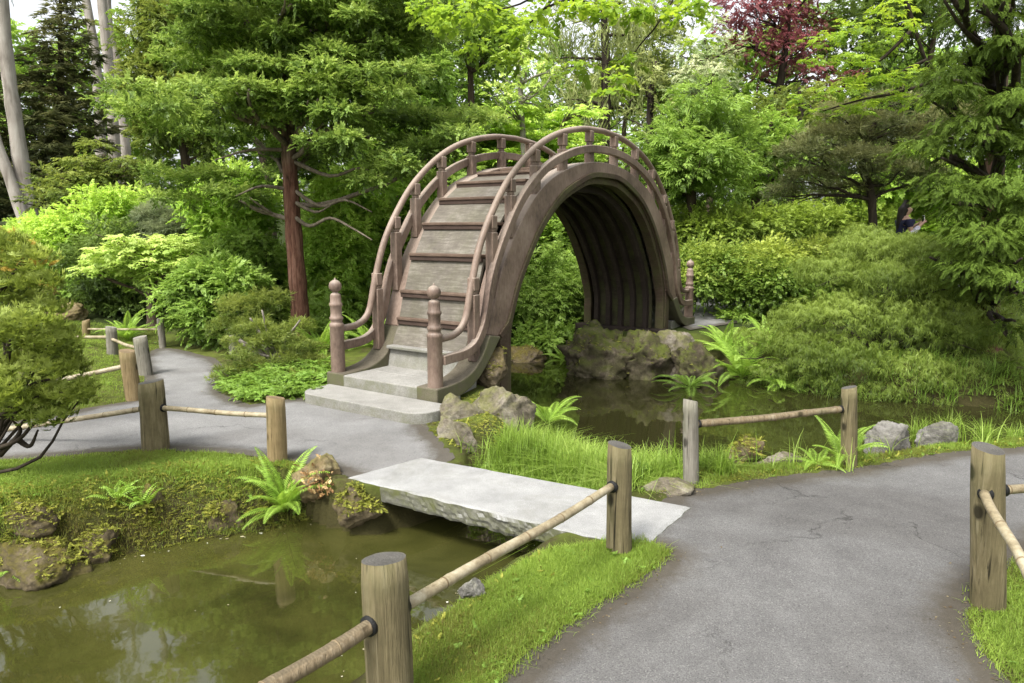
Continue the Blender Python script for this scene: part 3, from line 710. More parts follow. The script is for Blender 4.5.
# low front step with rounded corners
def round_step(x0, x1, y0, y1, r, z0, z1):
    pts = []
    for cx, cy, a0 in ((x1-0.01, y0+0.01, -90), (x1-0.01, y1-0.01, 0), (x0+r, y1-r, 90), (x0+r, y0+r, 180)):
        rr = r if cx < x1-0.05 else 0.01
        for k in range(7):
            a = radians(a0 + 15*k); pts.append((cx+rr*cos(a), cy+rr*sin(a)))
    n = len(pts); V = [(x, y, z0) for x, y in pts] + [(x, y, z1) for x, y in pts]
    F = [tuple(range(n))[::-1], tuple(range(n, 2*n))] + [(i, (i+1)%n, n+(i+1)%n, n+i) for i in range(n)]
    return V, F
mb = MB(); mb.add(*round_step(-.52, -.104, -.27, BW+.04, .2, -.03, .10)); mb.build('front_step', MAT['concrete'], bridge, bev=0.012)

# ------------------------------------------------------------------ fences of round posts and bamboo rails
def add_post(parent, base, top, r, mat, origin, holes=()):
    base = Vector(base); top = Vector(top); n = 18; rings = 10
    o3 = Vector((base.x*5, base.y*5, 0)); mb = MB(); V = []; F = []
    lo = base - (top-base).normalized()*0.12
    for k in range(rings+1):
        f = k/rings; p = lo.lerp(top, f)
        for i in range(n):
            a = 2*pi*i/n
            w = r*(1.04-0.06*f)*(1+0.05*noise.noise(Vector((cos(a)*1.4, sin(a)*1.4, f*2.0))+o3)+0.02*noise.noise(Vector((cos(a)*5, sin(a)*5, f*6))+o3))
            if k == rings: w *= 0.94
            V.append((p.x+w*cos(a), p.y+w*sin(a), p.z + (0.012 if k == rings else 0) + (0.012*sin(a+base.x*9) if k >= rings-1 else 0)))
    for k in range(rings):
        for i in range(n):
            j = (i+1)%n; F.append((k*n+i, k*n+j, (k+1)*n+j, (k+1)*n+i))
    F.append(tuple(rings*n+i for i in range(n))); F.append(tuple(range(n))[::-1])
    mb.add(V, F)
    # own origin so the end grain rings are centred on the post
    e = mb.build('post', mat, parent, origin=tuple(top))
    e.location = top - Vector(origin)
    e.data.polygons.foreach_set('use_smooth', [len(p.vertices) == 4 for p in e.data.polygons])
    for h in holes:
        c, d, rr = Vector(h[0]), Vector(h[1]).normalized(), h[2]
        P = [c + d*(r*0.86), c + d*(r+0.006)]
        t = MB(); t.tube(P, [rr, rr], 14); t.build('collar', MAT['rubber'], e, True, origin=tuple(top))
    return e
def add_rail(parent, a, b, r, origin, nodes=True, mat=None):
    a = Vector(a); b = Vector(b); L = (b-a).length; mb = MB()
    ph = random.random()*0.2; P = []; R = []
    m = max(8, int(L/0.03)); nodes_at = [x for x in np.arange(ph, L, 0.24)]
    sag = 0.012*L
    side = (b-a).cross(Vector((0,0,1))).normalized()
    for k in range(m+1):
        f = k/m; p = a.lerp(b, f) + Vector((0,0,-sag*4*f*(1-f)*0.35)) + side*0.006*sin(f*9+ph*30)
        dn = min([abs(f*L-x) for x in nodes_at] or [9])
        P.append(p); R.append(r*(1+0.11*math.exp(-(dn/0.012)**2) if nodes else r/r)*(1.0-0.08*f))
    mb.tube(P, R, 12)
    o = mb.build('rail', mat or MAT['bamboo'], parent, True, origin=origin)
    for x in (nodes_at if nodes else []):
        f = x/L
        if 0.03 < f < 0.97:
            k = int(f*m); d = (P[min(k+1,m)]-P[k-1]).normalized()
            t = MB(); t.tube([P[k]-d*0.003, P[k]+d*0.003], [R[k]*1.012+0.0012]*2, 12); t.build('node_ring', MAT['node'], o, True, origin=origin)
    return o

# foreground fence along the pond
d1 = 2.16; d2 = gz(619, 552)[1]
p1t = at(384, 562, d1); p1b = np.array([p1t[0]+0.012, p1t[1], -0.04]); p2t = at(619.5, 447, d2); p2b = gz(619, 552)
h1 = np.array([p1t[0]+.004, d1, p1t[2]-0.185]); h2 = np.array([p2t[0], d2, p2t[2]-0.185])
h0 = np.array([-0.98, 1.40, h1[2]-0.02])
F1 = empty('post_rail_fence', (*p1b[:2], 0), 'thick weathered posts joined by one long bamboo rail along the near pond', 'fence')
org = F1.location
dn = h2-h1; dp = h0-h1
add_post(F1, p1b, p1t, .078, MAT['post'], org, [(h1, dp, .034), (h1, dn, .03)])
add_post(F1, p2b, p2t, .062, MAT['post'], org, [(h2, -dn, .03)])
add_rail(F1, h1, h2, .021, org); add_rail(F1, h0, h1, .026, org, True, MAT['oldrail'])
# two post rail at the back pond
b3 = gz(691, 483); t3 = at(690.5, 402, b3[1]); b4 = gz(849, 466); t4 = at(849, 389, b4[1])
F2 = empty('post_rail_fence', b3, 'two slim pale posts with a single straight rail before the back pond', 'fence'); org = F2.location
ha = at(692, 424.5, b3[1]); hb = at(847, 408.5, b4[1])
add_post(F2, b3, t3, .048, MAT['palepost'], org, [(ha, hb-ha, .026)]); add_post(F2, b4, t4, .052, MAT['post'], org, [(hb, ha-hb, .026)])
add_rail(F2, ha, hb, .024, org, True, MAT['oldrail'])
# right hand corner fence
b5 = gz(988, 607); t5 = at(988, 451, b5[1])
F3 = empty('post_rail_fence', b5, 'stout knotty corner post with two bamboo rails at the right edge', 'fence'); org = F3.location
h5c = at(988, 494, b5[1]); h5 = at(985, 494, b5[1]-.058); h5b = at(990, 491, b5[1])
e1 = at(1062, 636, 1.95); e2 = np.array([4.3, 3.25, h5b[2]+.01])
add_post(F3, b5, t5, .064, MAT['post'], org, [(h5c, h5-h5c, .030), (h5b, e2-h5b, .028)])
add_rail(F3, h5, e1, .019, org); add_rail(F3, h5b, e2, .019, org)
# left fence on the grassy mound
b6 = gz(156, 449); t6 = at(151, 383, b6[1]); b7 = gz(277.5, 461); t7 = at(275.5, 399, b7[1])
F4 = empty('post_rail_fence', b6, 'grey mossy post and newer tan post with thin bamboo on the grassy mound', 'fence'); org = F4.location
h6 = at(153, 407, b6[1]); h7 = at(276, 416, b7[1]); h8 = at(-60, 438, 5.3)
add_post(F4, b6, t6, .092, MAT['post'], org, [(h6, h7-h6, .03), (h6, h8-h6, .03)]); add_post(F4, b7, t7, .066, MAT['newpost'], org)
add_rail(F4, h6, h7, .019, org); add_rail(F4, h8, h6, .021, org)
# fences on the lawn behind
ba = gz(134, 400); ta = at(127, 352, ba[1]); bb = gz(146, 375); tb = at(140, 338, bb[1]); bc = gz(113, 357); tc = at(111, 328, bc[1]); be = gz(56, 345); te = at(54, 325, be[1])
F5 = empty('post_rail_fence', ba, 'four leaning weathered posts with thin rails around the back lawn', 'fence'); org = F5.location
for b_, t_, r_, m_ in ((ba,ta,.072,'newpost'),(bb,tb,.075,'palepost'),(bc,tc,.068,'palepost'),(be,te,.05,'palepost')): add_post(F5, b_, t_, r_, MAT[m_], org)
add_rail(F5, at(126,366,ba[1]), at(-30,398,6.2), .024, org, False); add_rail(F5, at(143,350,bb[1]), at(111,339,bc[1]), .02, org, False); add_rail(F5, at(111,337,bc[1]), at(54,336,be[1]), .022, org, False)
bd = gz(86, 342); td = at(86, 321, bd[1]); bf = gz(163, 348); tf = at(160, 319, bf[1])
F6 = empty('post_rail_fence', bd, 'short tan post and thin pale post joined by a rail before the shrubs', 'fence'); org = F6.location
add_post(F6, bd, td, .055, MAT['newpost'], org); add_post(F6, bf, tf, .045, MAT['palepost'], org); add_rail(F6, at(86,329,bd[1]), at(161,329,bf[1]), .016, org, False)
pb = gz(234, 358); F7 = empty('bollard_post', pb, 'single grey wooden post half hidden in the low juniper', 'post')
add_post(F7, pb, at(233, 337, pb[1]), .055, MAT['palepost'], F7.location)

# ------------------------------------------------------------------ foliage
def T_leaf(p, d, nrm, L, W, fold=0.15, at_=0.45):
    p = np.array(p, float); d = np.array(d, float)/np.linalg.norm(d); nrm = np.array(nrm, float)
    s = np.cross(d, nrm); s /= np.linalg.norm(s); u = np.cross(s, d)
    return [p, p+d*L*at_+s*W/2+u*fold*W, p+d*L-u*0.12*L, p+d*L*at_-s*W/2+u*fold*W]
class Tmpl:
    def __init__(s, leaves):
        s.V = np.array([v for l in leaves for v in l]); k = len(leaves)
        s.F = np.arange(4*k).reshape(k, 4); s.L = np.repeat(np.arange(k), 4); s.k = k
r_ = random.Random(3)
def t_broad(n=9, L=.42, W=.24):
    out = []
    for i in range(n):
        f = i/(n-1); a = (1 if i % 2 else -1)*radians(r_.uniform(35, 75))*(1-f*0.8)
        out.append(T_leaf((r_.uniform(-.04,.04), f*.75, -0.12*f*f+r_.uniform(-.05,.05)), (sin(a), cos(a), r_.uniform(-.55,.3)), (r_.uniform(-.5,.5), r_.uniform(-.4,.4), 1), L*r_.uniform(.7,1.15), W*r_.uniform(.8,1.15)))
    return Tmpl(out)
def t_fan(n=11, L=.8, W=.11, spread=75, lift=0.25):
    out = []
    for i in range(n):
        a = radians(-spread + 2*spread*i/(n-1) + r_.uniform(-8, 8))
        out.append(T_leaf((0, r_.uniform(0,.25), r_.uniform(-.05,.05)), (sin(a), cos(a), r_.uniform(-lift, lift)), (r_.uniform(-.4,.4), r_.uniform(-.4,.4), 1), L*r_.uniform(.6,1.1), W*r_.uniform(.8,1.3)))
    return Tmpl(out)
def t_tuft(n=14, L=.8, W=.07):
    out = []
    for i in range(n):
        a = r_.uniform(0, 2*pi); z = r_.uniform(-.2, 1)
        q = sqrt(max(0, 1-z*z*.8)); out.append(T_leaf((0,0,0), (q*sin(a)*.8, q*cos(a)*.8+.45, z*.6), (r_.uniform(-1,1), r_.uniform(-1,1), 1), L*r_.uniform(.6,1.1), W))
    return Tmpl(out)
def t_maple(n=6, L=.42):
    out = []
    for i in range(n):
        f = i/(n-1); a = (1 if i % 2 else -1)*radians(r_.uniform(40, 80))*(1-f*0.9)
        c = np.array((sin(a)*.18+r_.uniform(-.05,.05), f*.7, r_.uniform(-.08,.05)))
        nr = (r_.uniform(-.4,.4), r_.uniform(-.4,.4), 1); dz = r_.uniform(-.35,.1)
        for b, l in ((-62,.75),(0,1),(62,.75)):
            q = a+radians(b); out.append(T_leaf(c, (sin(q), cos(q), dz), nr, L*l, L*.36, 0.08, .5))
    return Tmpl(out)
def t_lace(n=9):
    out = []
    for i in range(n):
        a = radians(r_.uniform(-70, 70)); b = np.array((sin(a)*.12, r_.uniform(0,.5), 0)); d1_ = np.array((sin(a)*.7, cos(a)*.8, r_.uniform(-.25,.15))); d1_ /= np.linalg.norm(d1_)
        nr = (r_.uniform(-.6,.6), r_.uniform(-.6,.6), 1)
        out.append(T_leaf(b, d1_, nr, .45, .065)); d2_ = d1_*.6+np.array((r_.uniform(-.3,.3),0,-.75)); out.append(T_leaf(b+d1_*.38, d2_, nr, .5, .06))
    return Tmpl(out)
def t_hang(n=10):
    out = []
    for i in range(n):
        f = i/n; out.append(T_leaf((r_.uniform(-.08,.08), f*.25, -f*1.1), (r_.uniform(-.5,.5), r_.uniform(-.1,.5), -.9), (r_.uniform(-1,1), 1, r_.uniform(-.3,.6)), .42*r_.uniform(.7,1.2), .075))
    return Tmpl(out)
def t_frond(n=9):
    """flat feathery spray: paired leaflets along a drooping axis"""
    out = []
    for i in range(n):
        f = i/(n-1); z = -.22*f*f
        for sg in (-1, 1):
            a = radians(sg*r_.uniform(50, 68)*(1-.45*f)); out.append(T_leaf((0, f*.8, z), (sin(a), cos(a), r_.uniform(-.3,.0)), (r_.uniform(-.2,.2), r_.uniform(-.3,.3), 1), .40*(1-.55*f)*r_.uniform(.85,1.1), .085))
    return Tmpl(out)
TM = {'broad': [t_broad() for _ in range(4)], 'small': [t_broad(13, .30, .17) for _ in range(4)], 'round': [t_broad(8, .36, .34) for _ in range(4)], 'fan': [t_fan() for _ in range(4)], 'tuft': [t_tuft() for _ in range(4)],
      'maple': [t_maple() for _ in range(4)], 'lace': [t_lace() for _ in range(4)], 'hang': [t_hang() for _ in range(4)], 'frond': [t_frond() for _ in range(3)], 'long': [t_broad(10, .5, .13) for _ in range(4)]}

def nrm(a): return a/np.maximum(np.linalg.norm(a, axis=-1, keepdims=True), 1e-9)
def scatter(P, FW, UP, S, shade, tmpls):
    """leaf sprays: one spray of the template at each point -> verts, quads, tint"""
    Vs, Fs, Ts = [], [], []; off = 0
    which = rng.integers(0, len(tmpls), len(P))
    for w, T in enumerate(tmpls):
        m = which == w; n = int(m.sum())
        if not n: continue
        f = nrm(FW[m]); x = nrm(np.cross(f, UP[m])); u = np.cross(x, f)
        V = P[m][:,None,:] + S[m][:,None,None]*(T.V[None,:,0:1]*x[:,None,:] + T.V[None,:,1:2]*f[:,None,:] + T.V[None,:,2:3]*u[:,None,:])
        F = T.F[None] + (np.arange(n)*len(T.V))[:,None,None] + off
        lr = rng.random((n, T.k))
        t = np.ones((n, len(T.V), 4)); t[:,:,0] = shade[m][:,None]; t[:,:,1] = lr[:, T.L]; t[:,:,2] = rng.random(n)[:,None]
        Vs.append(V.reshape(-1,3)); Fs.append(F.reshape(-1,4)); Ts.append(t.reshape(-1,4)); off += n*len(T.V)
    return np.concatenate(Vs), np.concatenate(Fs), np.concatenate(Ts)

def clumps_in(c, R, m, lo=.28, hi=.45, flat=1.0, shell=.55, top=0.0, skip=None):
    """m clump centres and radii spread through an ellipsoid"""
    out = []
    for i in range(m):
        for _ in range(30):
            d = nrm(rng.normal(size=3)); 
            if d[2] < -0.75 + top: continue
            p = c + d*R*(shell + (1-shell)*rng.random())*(0.80+0.2*rng.random())
            break
        k = rng.uniform(lo, hi); r = np.array(R)*k; r[2] *= flat
        g = max(r[0], r[1])*0.5 + 0.5*min(r[0], r[1]); r[0] = r[1] = g
        out.append((p, r))
    return out
def foliage(clumps, size, tmpl, mode='out', cover=2.6, mult=1.0, droop=0.15, inner=.45):
    P, FW, UP, S, SH = [], [], [], [], []
    zs = [c[2] for c, r in clumps]; z0, z1 = min(zs), max(zs)+1e-6
    for c, r in clumps:
        area = 4*pi*((r[0]*r[1])**1.6/3+2*(r[0]*r[2])**1.6/3)**(1/1.6)
        n = max(8, int(cover*mult*area*0.42/(size*size*0.42)))
        d = nrm(rng.normal(size=(n,3))); d[:,2] = np.where((d[:,2] < -0.2) & (rng.random(n) < .65), -d[:,2], d[:,2])
        rho = inner + (1-inner)*rng.random(n)**0.6
        lump = 1+0.16*np.sin(d[:,0]*5+c[0]*9)*np.sin(d[:,1]*6+c[1]*7)+0.12*np.sin(d[:,2]*9+d[:,0]*7+c[2]*5)
        p = c + d*r*rho[:,None]*lump[:,None]
        rn = rng.normal(size=(n,3))
        if mode == 'out':
            f = d*np.array([1,1,.55]) + rn*.45; f[:,2] -= droop; u = rn[:, ::-1]*.35 + d*.5 + np.array([0,0,1.0])
        elif mode == 'flat':
            f = d*np.array([1,1,.12]) + rn*np.array([.5,.5,.14]); f[:,2] -= droop; u = rn[:, ::-1]*.22 + np.array([0,0,1.0])
        elif mode == 'hang':
            f = d*np.array([.9,.9,.2]) + rn*.3; f[:,2] -= droop; u = rn[:, ::-1]*.2 + np.array([0,0,1.0])
        elif mode == 'up':
            f = d*.6 + rn*.45 + np.array([0,0,.7]); u = d + rn*.4 + np.array([0,0,.4])
        P.append(p); FW.append(f); UP.append(u); S.append(size*rng.uniform(.65,1.3,n))
        clr = rng.normal()*.13
        SH.append(np.clip(.30 + .38*d[:,2] + .45*(rho-.6) + clr + .12*(c[2]-z0)/(z1-z0), 0, 1))  # shading put into the leaf tint: tops and outer leaves lighter, inner darker
    return scatter(np.concatenate(P), np.concatenate(FW), np.concatenate(UP), np.concatenate(S), np.concatenate(SH), TM[tmpl])

def limb_path(a, b, sag=0.0, wig=0.12, n=7):
    a = np.array(a, float); b = np.array(b, float); L = np.linalg.norm(b-a); out = []
    w1 = rng.normal(size=3)*wig*L; 
    for k in range(n):
        f = k/(n-1); p = a*(1-f)+b*f + w1*sin(pi*f)*.5 + rng.normal(size=3)*wig*L*.13*(0 < k < n-1); p[2] += -sag*L*sin(pi*f); out.append(p)
    return out
def plant(name, label, cat, base, clumps, leaf, tmpl, size, mode='out', cover=2.6, droop=.15, trunk=None, r0=.1, r1=.03, bark='brown', limbs=0, stems=3, group=None, crown='crown', wood='trunk', sag=.0, limb_r=.3, extra=None, inner=.45, bark2=None):
    """a plant at base: wood (trunk with limbs, or stems) and foliage, each one a part"""
    base = np.array(base, float)
    o = empty(name, base, label, cat, group)
    mb = MB(); mb2 = MB()
    if trunk is not None:
        tp = catmull(trunk, 4); m = len(tp)
        rr = [r0*(1-k/(m-1))**.8 + r1*(1-(1-k/(m-1))**.8) for k in range(m)]; rr[0] *= 1.35; rr[1] *= 1.1
        rr = [x*(1+.06*sin(k*2.3)) for k, x in enumerate(rr)]
        mb.tube(tp, rr, 12)
        order = rng.permutation(len(clumps))[:limbs]
        for i in order:
            c, r = clumps[i]; hz = np.hypot(*(tp[:,:2]-c[:2]).T)
            want = c[2]-.35*np.min(hz)-.1; k = int(np.argmin(np.abs(tp[:,2]-want)+.0*hz)); k = min(max(k, int(m*.25)), m-2)
            P = limb_path(tp[k], c+np.array([0,0,-.2*r[2]]), sag); R = np.linspace(max(rr[k]*limb_r*1.3, r1*.8), r1*.35, len(P)); mb2.tube(P, R, 6)
            for _ in range(2):
                q = P[rng.integers(2, len(P)-1)]; e = c + rng.normal(size=3)*r*.6; mb2.tube(limb_path(q, e, 0, .1, 5), np.linspace(r1*.5, r1*.18, 5), 5)
    else:
        order = rng.permutation(len(clumps))[:max(stems, limbs)]
        for i in order:
            c, r = clumps[i]; b = base + np.array([rng.normal()*r0, rng.normal()*r0, -.05]); mb.tube(limb_path(b, c, 0, .15), np.linspace(r0*.5, r1*.4, 7), 6)
    if extra: extra(mb if trunk is None else mb2)
    mb.build(wood, BARK[bark], o, True, origin=base)
    if mb2.V: mb2.build('branch', BARK[bark2 or bark], o, True, origin=base)
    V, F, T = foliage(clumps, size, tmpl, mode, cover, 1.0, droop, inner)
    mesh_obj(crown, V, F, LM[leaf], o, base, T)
    return o
def ell(u, v, d, ru, rv, ry=1.0):
    k = d/FPX; return at(u, v, d), np.array([ru*k, ru*k*ry, rv*k])
def gpt(x, y): return np.array([x, y, float(height(np.array([x]), np.array([y]))[0])])

def bush(label, u, v, d, ru, rv, leaf, tmpl, size, m=16, name='shrub', cat='shrub', ry=.8, lo=.30, hi=.48, mode='out', cover=2.6, flat=1.0, group=None, base_v=None, **kw):
    c, R = ell(u, v, d, ru, rv, ry)
    cl = clumps_in(c, R, m, lo, hi, flat)
    b = gpt(c[0], c[1])
    # carry the foliage down to the ground it grows from
    if c[2]-R[2]*.6 > b[2] + .25 and kw.get('trunk') is None and not kw.pop('open', False):
        zz = np.arange(b[2]+.2*R[2], c[2]-R[2]*.5, max(.25, R[2]*.5))
        for z in zz:
            for _ in range(3): cl.append((np.array([c[0]+rng.normal()*R[0]*.4, c[1]+rng.normal()*R[1]*.3, z]), np.array([R[0]*.42, R[0]*.42, R[2]*.35])))
    kw.pop('open', None)
    return plant(name, label, cat, b, cl, leaf, tmpl, size, mode, cover, crown='foliage', wood='stem', r0=kw.pop('r0', .05), r1=kw.pop('r1', .02), group=group, **kw)
def tree(label, u, v, d, ru, rv, leaf, tmpl, size, m=22, name='broadleaf_tree', cat='tree', ry=.9, lo=.26, hi=.42, mode='out', cover=2.4, flat=.75, trunk_uv=None, r0=.15, r1=.04, bark='brown', limbs=12, group=None, shell=.45, **kw):
    c, R = ell(u, v, d, ru, rv, ry)
    cl = clumps_in(c, R, m, lo, hi, flat, shell)
    tu = trunk_uv if trunk_uv is not None else u
    bx = at(tu, v, d)[0]; b = gpt(bx, d)
    tr = [b+np.array([0,0,-.1]), b*.7+c*.3+np.array([rng.normal()*.02*R[0],0,0]), b*.35+c*.65+np.array([rng.normal()*.06*R[0],0,0]), c+np.array([0,0,R[2]*.15]), c+np.array([rng.normal()*.1*R[0],0,R[2]*.75])]
    return plant(name, label, cat, b, cl, leaf, tmpl, size, mode, cover, trunk=tr, r0=r0, r1=r1, bark=bark, limbs=limbs, group=group, **kw)

# --- far wood behind everything
def far_wood():
    cl = []
    for u in range(-420, 1460, 44):
        d = rng.uniform(46, 60); t = 40 + 50*rng.random()
        if -20 < u < 130: t = 60
        if 560 < u < 720: t = 95 + 25*rng.random()
        for v in range(int(t), 250, 34):
            c = at(u+rng.normal()*22, v, d); cl.append((c, np.array([2.5, 2.5, 2.2])*rng.uniform(.7,1.3)))
    V, F, T = foliage(cl, .95, 'broad', 'out', 2.0)
    o = mesh_obj('distant_woods', V, F, LM['mid'], None, (0,0,0), T)
    tag(o, 'dense dark green wood closing the view behind the garden', 'woods', kind='stuff')
far_wood()

# --- tall pale gum trees at the left
def gum(label, pts, d, r0, r1, cl_uv, group=None):
    P = [at(u, v, d) for u, v in pts]; P[0] = np.array([P[0][0], d, gpt(P[0][0], d)[2]-.1])
    cl = []
    for u, v, s in cl_uv: cl += clumps_in(at(u, v, d), np.array([1.9, 1.7, 1.3])*s, 4, .28, .5, .7)
    plant('gum_tree', label, 'tree', P[0], cl, 'grey', 'hang', .5, 'hang', 1.0, .3, trunk=P, r0=r0, r1=r1, bark='pale', limbs=8, limb_r=.35)
gum('pale barked gum tree with a broad bare trunk at the left edge', [(34,240),(25,190),(15,120),(7,60),(0,-40),(4,-140),(0,-240)], 24, .27, .11, [(-10,-90,1.2),(40,-150,1.3),(-60,-190,1.3),(10,-260,1.5),(-30,-20,.8)])
gum('thin slanting gum stem left of the broad pale trunk', [(30,240),(14,190),(-4,140),(-20,80),(-40,-20),(-50,-120)], 23.6, .20, .08, [(-50,-100,1.2),(-100,-140,1.2),(-60,-190,1.2)])
gum('tall straight pale gum trunk rising behind the dark conifer', [(116,215),(114,140),(108,60),(101,-10),(96,-110),(100,-220)], 32, .27, .11, [(80,-90,1.1),(130,-130,1.2),(90,-220,1.4),(160,-60,.7)])
gum('pale gum with a forking top right of the straight trunk', [(128,215),(124,130),(118,70),(108,20),(110,-60),(126,-180)], 34, .26, .1, [(150,-120,1.1),(110,-190,1.2),(150,-210,1.2)])
gum('slim pale gum stem left of the straight trunk', [(104,215),(100,130),(96,60),(86,0),(70,-90),(60,-190)], 36, .28, .1, [(60,-160,1.3),(30,-100,1.0),(40,-210,1.2)])

# --- conifers and woods at the left and centre back
def conifer(label, u, d, v0, v1, ru, leaf, size, m=46, r0=.22, name='conifer', tm='fan', group=None, cover=1.9, taper=.8):
    cl = []; k = d/FPX
    for i in range(m):
        f = (i+.5)/m; v = v1+(v0-v1)*f; w = ru*k*(.22+.78*(1-(1-f)**1.2)**taper)
        a = i*2.4+rng.normal()*.3; q = rng.uniform(.35,.8)
        c = at(u, v, d)+np.array([cos(a)*w*q, sin(a)*w*q, -.1*w]); cl.append((c, np.array([w*.42, w*.42, w*.16+.10])))
    b = gpt(at(u, v0, d)[0], d); top = at(u, v1, d)
    plant(name, label, 'tree', b, cl, leaf, tm, size, 'flat', cover, .12, trunk=[b-np.array([0,0,.1]), b*.66+top*.34, b*.33+top*.67, top], r0=r0, r1=.03, bark='dark', limbs=26, limb_r=.25)
conifer('dark layered conifer standing before the tall gum trunks', 60, 27, 205, -10, 56, 'pine', .5, 60)
conifer('dark grey green conifer at the upper left edge', -40, 25.5, 215, -60, 60, 'pine', .5, 46)
tree('tall olive green tree left of the red barked tree', 178, 95, 16.5, 52, 105, 'olive', 'small', .24, 60, lo=.22, hi=.38, trunk_uv=186, cover=2.4)
tree('rounded olive tree with layered branches before the dark conifer', 108, 186, 15, 46, 40, 'olive', 'small', .2, 30, mode='flat', flat=.55, trunk_uv=100, r0=.11)
tree('wispy green tree beside the broad gum trunk', 66, 206, 19, 30, 40, 'olive', 'small', .34, 18, trunk_uv=50)
tree('dense dark green tree between the tall olive tree and the bridge', 398, 110, 15.5, 62, 125, 'fresh', 'small', .25, 56, lo=.22, hi=.36, trunk_uv=400, cover=2.6)
tree('high dark evergreen rising at the top left of the bridge', 250, 20, 21, 110, 70, 'mid', 'small', .36, 40, trunk_uv=260, cover=1.6)
tree('shaggy grey green tree at the top above the red barked tree', 360, 0, 20, 70, 75, 'grey', 'small', .36, 26, trunk_uv=372)
tree('pale green maple spreading behind the left rail of the bridge', 470, 140, 16, 78, 42, 'lime', 'maple', .30, 26, name='maple_tree', mode='flat', flat=.5, trunk_uv=478, r0=.1, bark='grey')
tree('yellow green maple low behind the bridge steps', 440, 185, 14, 52, 36, 'fresh', 'maple', .26, 18, name='maple_tree', mode='flat', flat=.5, trunk_uv=440, r0=.08)
tree('bright green maple just over the top of the bridge', 560, 140, 17, 60, 34, 'lime', 'maple', .28, 20, name='maple_tree', mode='flat', flat=.5, trunk_uv=552, r0=.08)
tree('light green tree with pale thin trunk above the bridge', 520, 92, 15, 44, 40, 'gold', 'small', .22, 12, lo=.2, hi=.34, trunk_uv=536, r0=.09, r1=.03, bark='grey', cover=1.1, name='sapling')
def willow():
    d = 27; cl = []
    for u, v, s in ((590,10,1.2),(560,50,1.1),(620,50,1.2),(600,95,1.0),(640,20,1.0),(570,100,.8),(610,-40,1.4),(560,-20,1.2),(636,90,.7),(600,135,.9)):
        cl.append((at(u, v, d), np.array([1.0,1.0,1.35])*s))
    b = gpt(at(606, 200, d)[0], d)
    plant('weeping_tree', 'pale hanging tree at the top centre above the bridge', 'tree', b, cl, 'willow', 'hang', .55, 'hang', 1.25, .5, trunk=[b, at(604,150,d), at(606,60,d), at(600,-40,d)], r0=.3, r1=.06, bark='dark', limbs=10)
willow()
tree('leafy green tree filling the gap above the left rail of the bridge', 470, 40, 22, 58, 66, 'fresh', 'small', .28, 34, trunk_uv=474, cover=1.7)
tree('soft olive tree behind the pale hanging tree', 640, 70, 33, 80, 70, 'olive', 'small', .42, 30, trunk_uv=632, cover=1.2)
tree('dark trunked tree with fine twigs right of the pale hanging tree', 650, 110, 24, 40, 60, 'willow', 'small', .34, 12, lo=.22, hi=.36, bark='dark', cover=.8, limbs=12, r0=.22)
tree('fresh green bushy tree right of the bridge top', 690, 158, 15, 62, 66, 'fresh', 'long', .24, 34, trunk_uv=694, cover=2.6)
tree('mid green tree behind the right end of the bridge', 762, 165, 17, 46, 62, 'mid', 'small', .28, 28, trunk_uv=760, cover=2.4)
tree('creamy leaved tree below the red tree', 712, 78, 20, 40, 48, 'cream', 'small', .24, 18, trunk_uv=716, cover=1.3, r0=.12)
def red_tree():
    d = 21; cl = []
    for u, v, s in ((735,10,1),(760,25,1.1),(790,12,1.15),(815,30,1.0),(750,50,.9),(785,55,.95),(815,62,.8),(770,-25,1.3),(820,-20,1.2),(730,35,.7),(800,82,.6),(835,85,.6),(825,105,.5),(850,80,.5),(765,75,.5)):
        cl.append((at(u, v, d)+np.array([0,rng.normal()*.6,0]), np.array([.75,.8,.55])*s))
    b = gpt(at(772, 200, d)[0], d)
    plant('red_leaved_tree', 'wine red leaved tree with dark branches at the top right', 'tree', b, cl, 'red', 'small', .24, 'out', 1.9, .2, trunk=[b, at(774,150,d), at(776,110,d), at(784,60,d), at(790,0,d)], r0=.2, r1=.05, bark='dark', limbs=14)
red_tree()
tree('dim green tree under the red leaved tree', 800, 125, 19, 60, 48, 'olive', 'small', .3, 20, bark='dark', trunk_uv=790, cover=1.5)
tree('tall dark evergreen behind the yellow maple at the right', 930, 70, 22, 110, 120, 'dark', 'small', .38, 40, lo=.18, hi=.32, cover=1.3)
def pine_tree():
    d = 12.2; cl = []
    for u, v, w, h in ((790,158,34,14),(830,140,44,14),(868,128,40,13),(910,140,44,14),(845,165,48,15),(895,172,48,15),(805,180,34,12),(860,192,44,13),(930,178,40,14),(780,195,24,10),(830,118,30,10),(885,105,34,10),(940,120,40,12)):
        k = d/FPX; cl.append((at(u, v, d)+np.array([0,rng.normal()*.35,0]), np.array([w*k*.8, w*k*.8, h*k])))
    b = gpt(at(880, 230, d)[0], d)
    plant('pine_tree', 'spreading dark olive pine with flat layers right of the bridge', 'tree', b, cl, 'pine', 'tuft', .17, 'out', 2.6, 0, trunk=[b, at(872,200,d), at(862,165,d), at(876,120,d), at(890,90,d)], r0=.075, r1=.03, bark='dark', limbs=13, limb_r=.4)
pine_tree()

